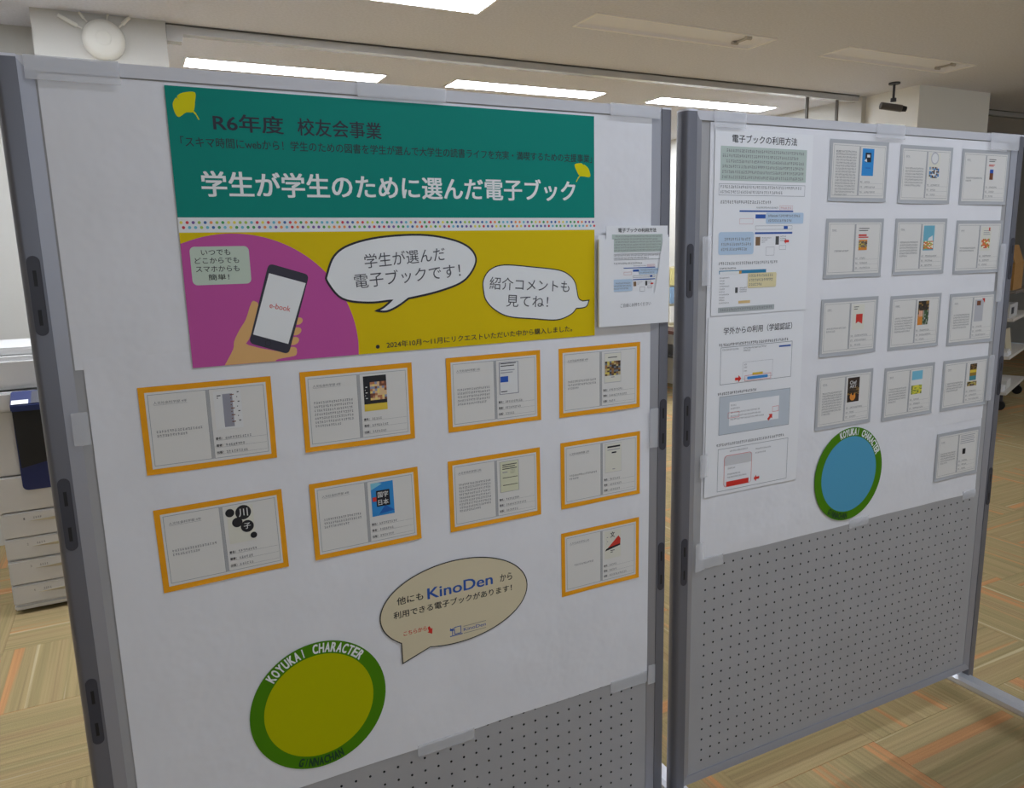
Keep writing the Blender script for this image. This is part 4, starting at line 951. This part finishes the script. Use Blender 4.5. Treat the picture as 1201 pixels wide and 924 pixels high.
# ================================================================ BOOK CART, far right
ct = thing('shelf_cart', 'low open shelf cart with white shelves, right of the right board', 'shelf', (6.95, 3.95, 0), rad(22))
M_white2 = mat('shelf_white', (214, 208, 198), 0.5)
for zz in (0.15, 0.475, 0.815):
    b_ = MB(); b_.box(0, 1.1, 0, 0.40, zz, zz + 0.025, M_white2); b_.build('shelf_board', ct)
b_ = MB(); b_.box(0, 1.1, 0.385, 0.40, 0.175, 1.06, M_brown); b_.build('back_panel', ct)
b_ = MB(); b_.box(0, 1.1, 0, 0.40, 1.06, 1.085, mat('cart_top', (120, 112, 104), 0.5)); b_.build('top_board', ct)
for x in (0.0, 1.08):
    b_ = MB(); b_.box(x, x + 0.02, 0.34, 0.385, 0.175, 1.06, M_brown); b_.build('side_upright', ct)
for x in (0.06, 1.04):
    for y_ in (0.05, 0.35): b_ = MB(); b_.cyl((x - .015, y_, .045), (x + .015, y_, .045), .045, M_black, 16); b_.box(x - .02, x + .02, y_ - .02, y_ + .02, .085, .15, M_slot); b_.build('caster', ct)
def cart_item(name, label, cat, x, y, z, parts, rot=0.0):
    a = rad(22); t = thing(name, label, cat, (6.95 + x * math.cos(a) - y * math.sin(a), 3.95 + x * math.sin(a) + y * math.cos(a), z), a + rot)
    for nm, f in parts:
        b_ = MB(); f(b_); b_.build(nm, t)
    return t
cart_item('file_box', 'white file box with a grey label on the cart\'s upper shelf', 'box', 0.06, 0.04, 0.84, [('box_body', lambda b: b.box(0, .42, 0, .26, 0, .12, M_copier)), ('label_plate', lambda b: b.rect(.08, .22, .03, .09, -.001, M_slot))])
cart_item('folder', 'tan card folder leaning on the cart\'s middle shelf', 'folder', 0.22, 0.06, 0.50, [('cover', lambda b: b.add([(0, 0, 0), (.3, 0, 0), (.24, .02, .22), (-.05, .02, .22), (0, .012, 0), (.3, .012, 0), (.24, .032, .22), (-.05, .032, .22)], [(0, 1, 2, 3), (7, 6, 5, 4), (0, 4, 5, 1), (1, 5, 6, 2), (2, 6, 7, 3), (3, 7, 4, 0)], M_tan))])
cart_item('paper_stack', 'loose white papers stacked on the cart\'s middle shelf', 'paper', 0.04, 0.02, 0.50, [('sheets', lambda b: (b.box(0, .17, 0, .24, 0, .03, M_sheet), b.box(.01, .18, .01, .23, .03, .05, M_card)))])
cart_item('booklet', 'white booklet lying at the left end of the cart\'s lowest shelf', 'booklet', 0.03, 0.03, 0.175, [('pages', lambda b: b.box(0, .12, 0, .2, 0, .05, M_sheet))])
cart_item('booklet', 'thicker white booklet lying beside it on the cart\'s lowest shelf', 'booklet', 0.20, 0.03, 0.175, [('pages', lambda b: b.box(0, .24, 0, .22, 0, .075, M_card))])
cart_item('cardboard_box', 'open brown cardboard box on top of the cart', 'box', 0.10, 0.04, 1.085, [('box_body', lambda b: b.box(0, .5, 0, .32, 0, .24, M_cardboard)), ('flap', lambda b: b.add([(0, 0, .24), (.5, 0, .24), (.55, .06, .40), (.06, .06, .40), (0, .006, .24), (.5, .006, .24), (.55, .066, .40), (.06, .066, .40)], [(0, 1, 2, 3), (7, 6, 5, 4), (0, 4, 5, 1), (1, 5, 6, 2), (2, 6, 7, 3), (3, 7, 4, 0)], M_cardboard))])

# ================================================================ TABLE seen in the gap between the boards
tb_ = thing('side_table', 'dark brown table seen through the gap between the boards', 'table', (4.72, 5.75, 0))
b_ = MB(); b_.box(0, 0.65, 0, 1.3, 0.69, 0.725, M_darkwood); b_.build('table_top', tb_)
b_ = MB(); b_.box(0.03, 0.62, 0.04, 1.26, 0.45, 0.475, M_black); b_.build('lower_shelf', tb_)
for x in (0.03, 0.58):
    for y_ in (0.04, 1.22): b_ = MB(); b_.box(x, x + .04, y_, y_ + .04, 0, 0.69, M_black); b_.build('leg', tb_)
cb_ = thing('cabinet', 'tall beige cabinet against the wall beyond the table', 'cabinet', (5.10, 7.12, 0))
b_ = MB(); b_.box(0, .34, 0, .9, 0, 1.95, M_tan); b_.build('carcass', cb_, bevel=.006)
b_ = MB(); b_.box(-.012, 0, .01, .445, .06, 1.93, M_tan); b_.build('door', cb_); b_ = MB(); b_.box(-.012, 0, .455, .89, .06, 1.93, M_tan); b_.build('door', cb_)
lr = thing('leaflet_rack', 'upright rack of blue and yellow leaflets on the dark table', 'rack', (4.98, 6.30, 0.726))
b_ = MB(); b_.box(0, .25, 0, .02, 0, .62, M_tan); b_.box(0, .25, -.10, 0, 0, .01, M_tan); b_.build('stand', lr)
for z0, c_, nm in ((.04, (230, 228, 220), 'white leaflet'), (.24, (130, 160, 190), 'blue leaflet'), (.43, (216, 206, 140), 'yellow leaflet')):
    b_ = MB(); b_.box(.02, .23, -.03, -.005, z0, z0 + .17, mat('leaflet_' + nm[:4], c_)); tag(b_.build('leaflet', lr), nm)
gb = thing('tape_roll', 'small green roll lying on the dark table', 'tape', (4.82, 5.88, 0.725))
b_ = MB(); b_.cyl((0, 0, 0), (0, 0, .05), .035, mat('mint_plastic', (120, 200, 160), .4), 20); b_.build('roll', gb, smooth=True)
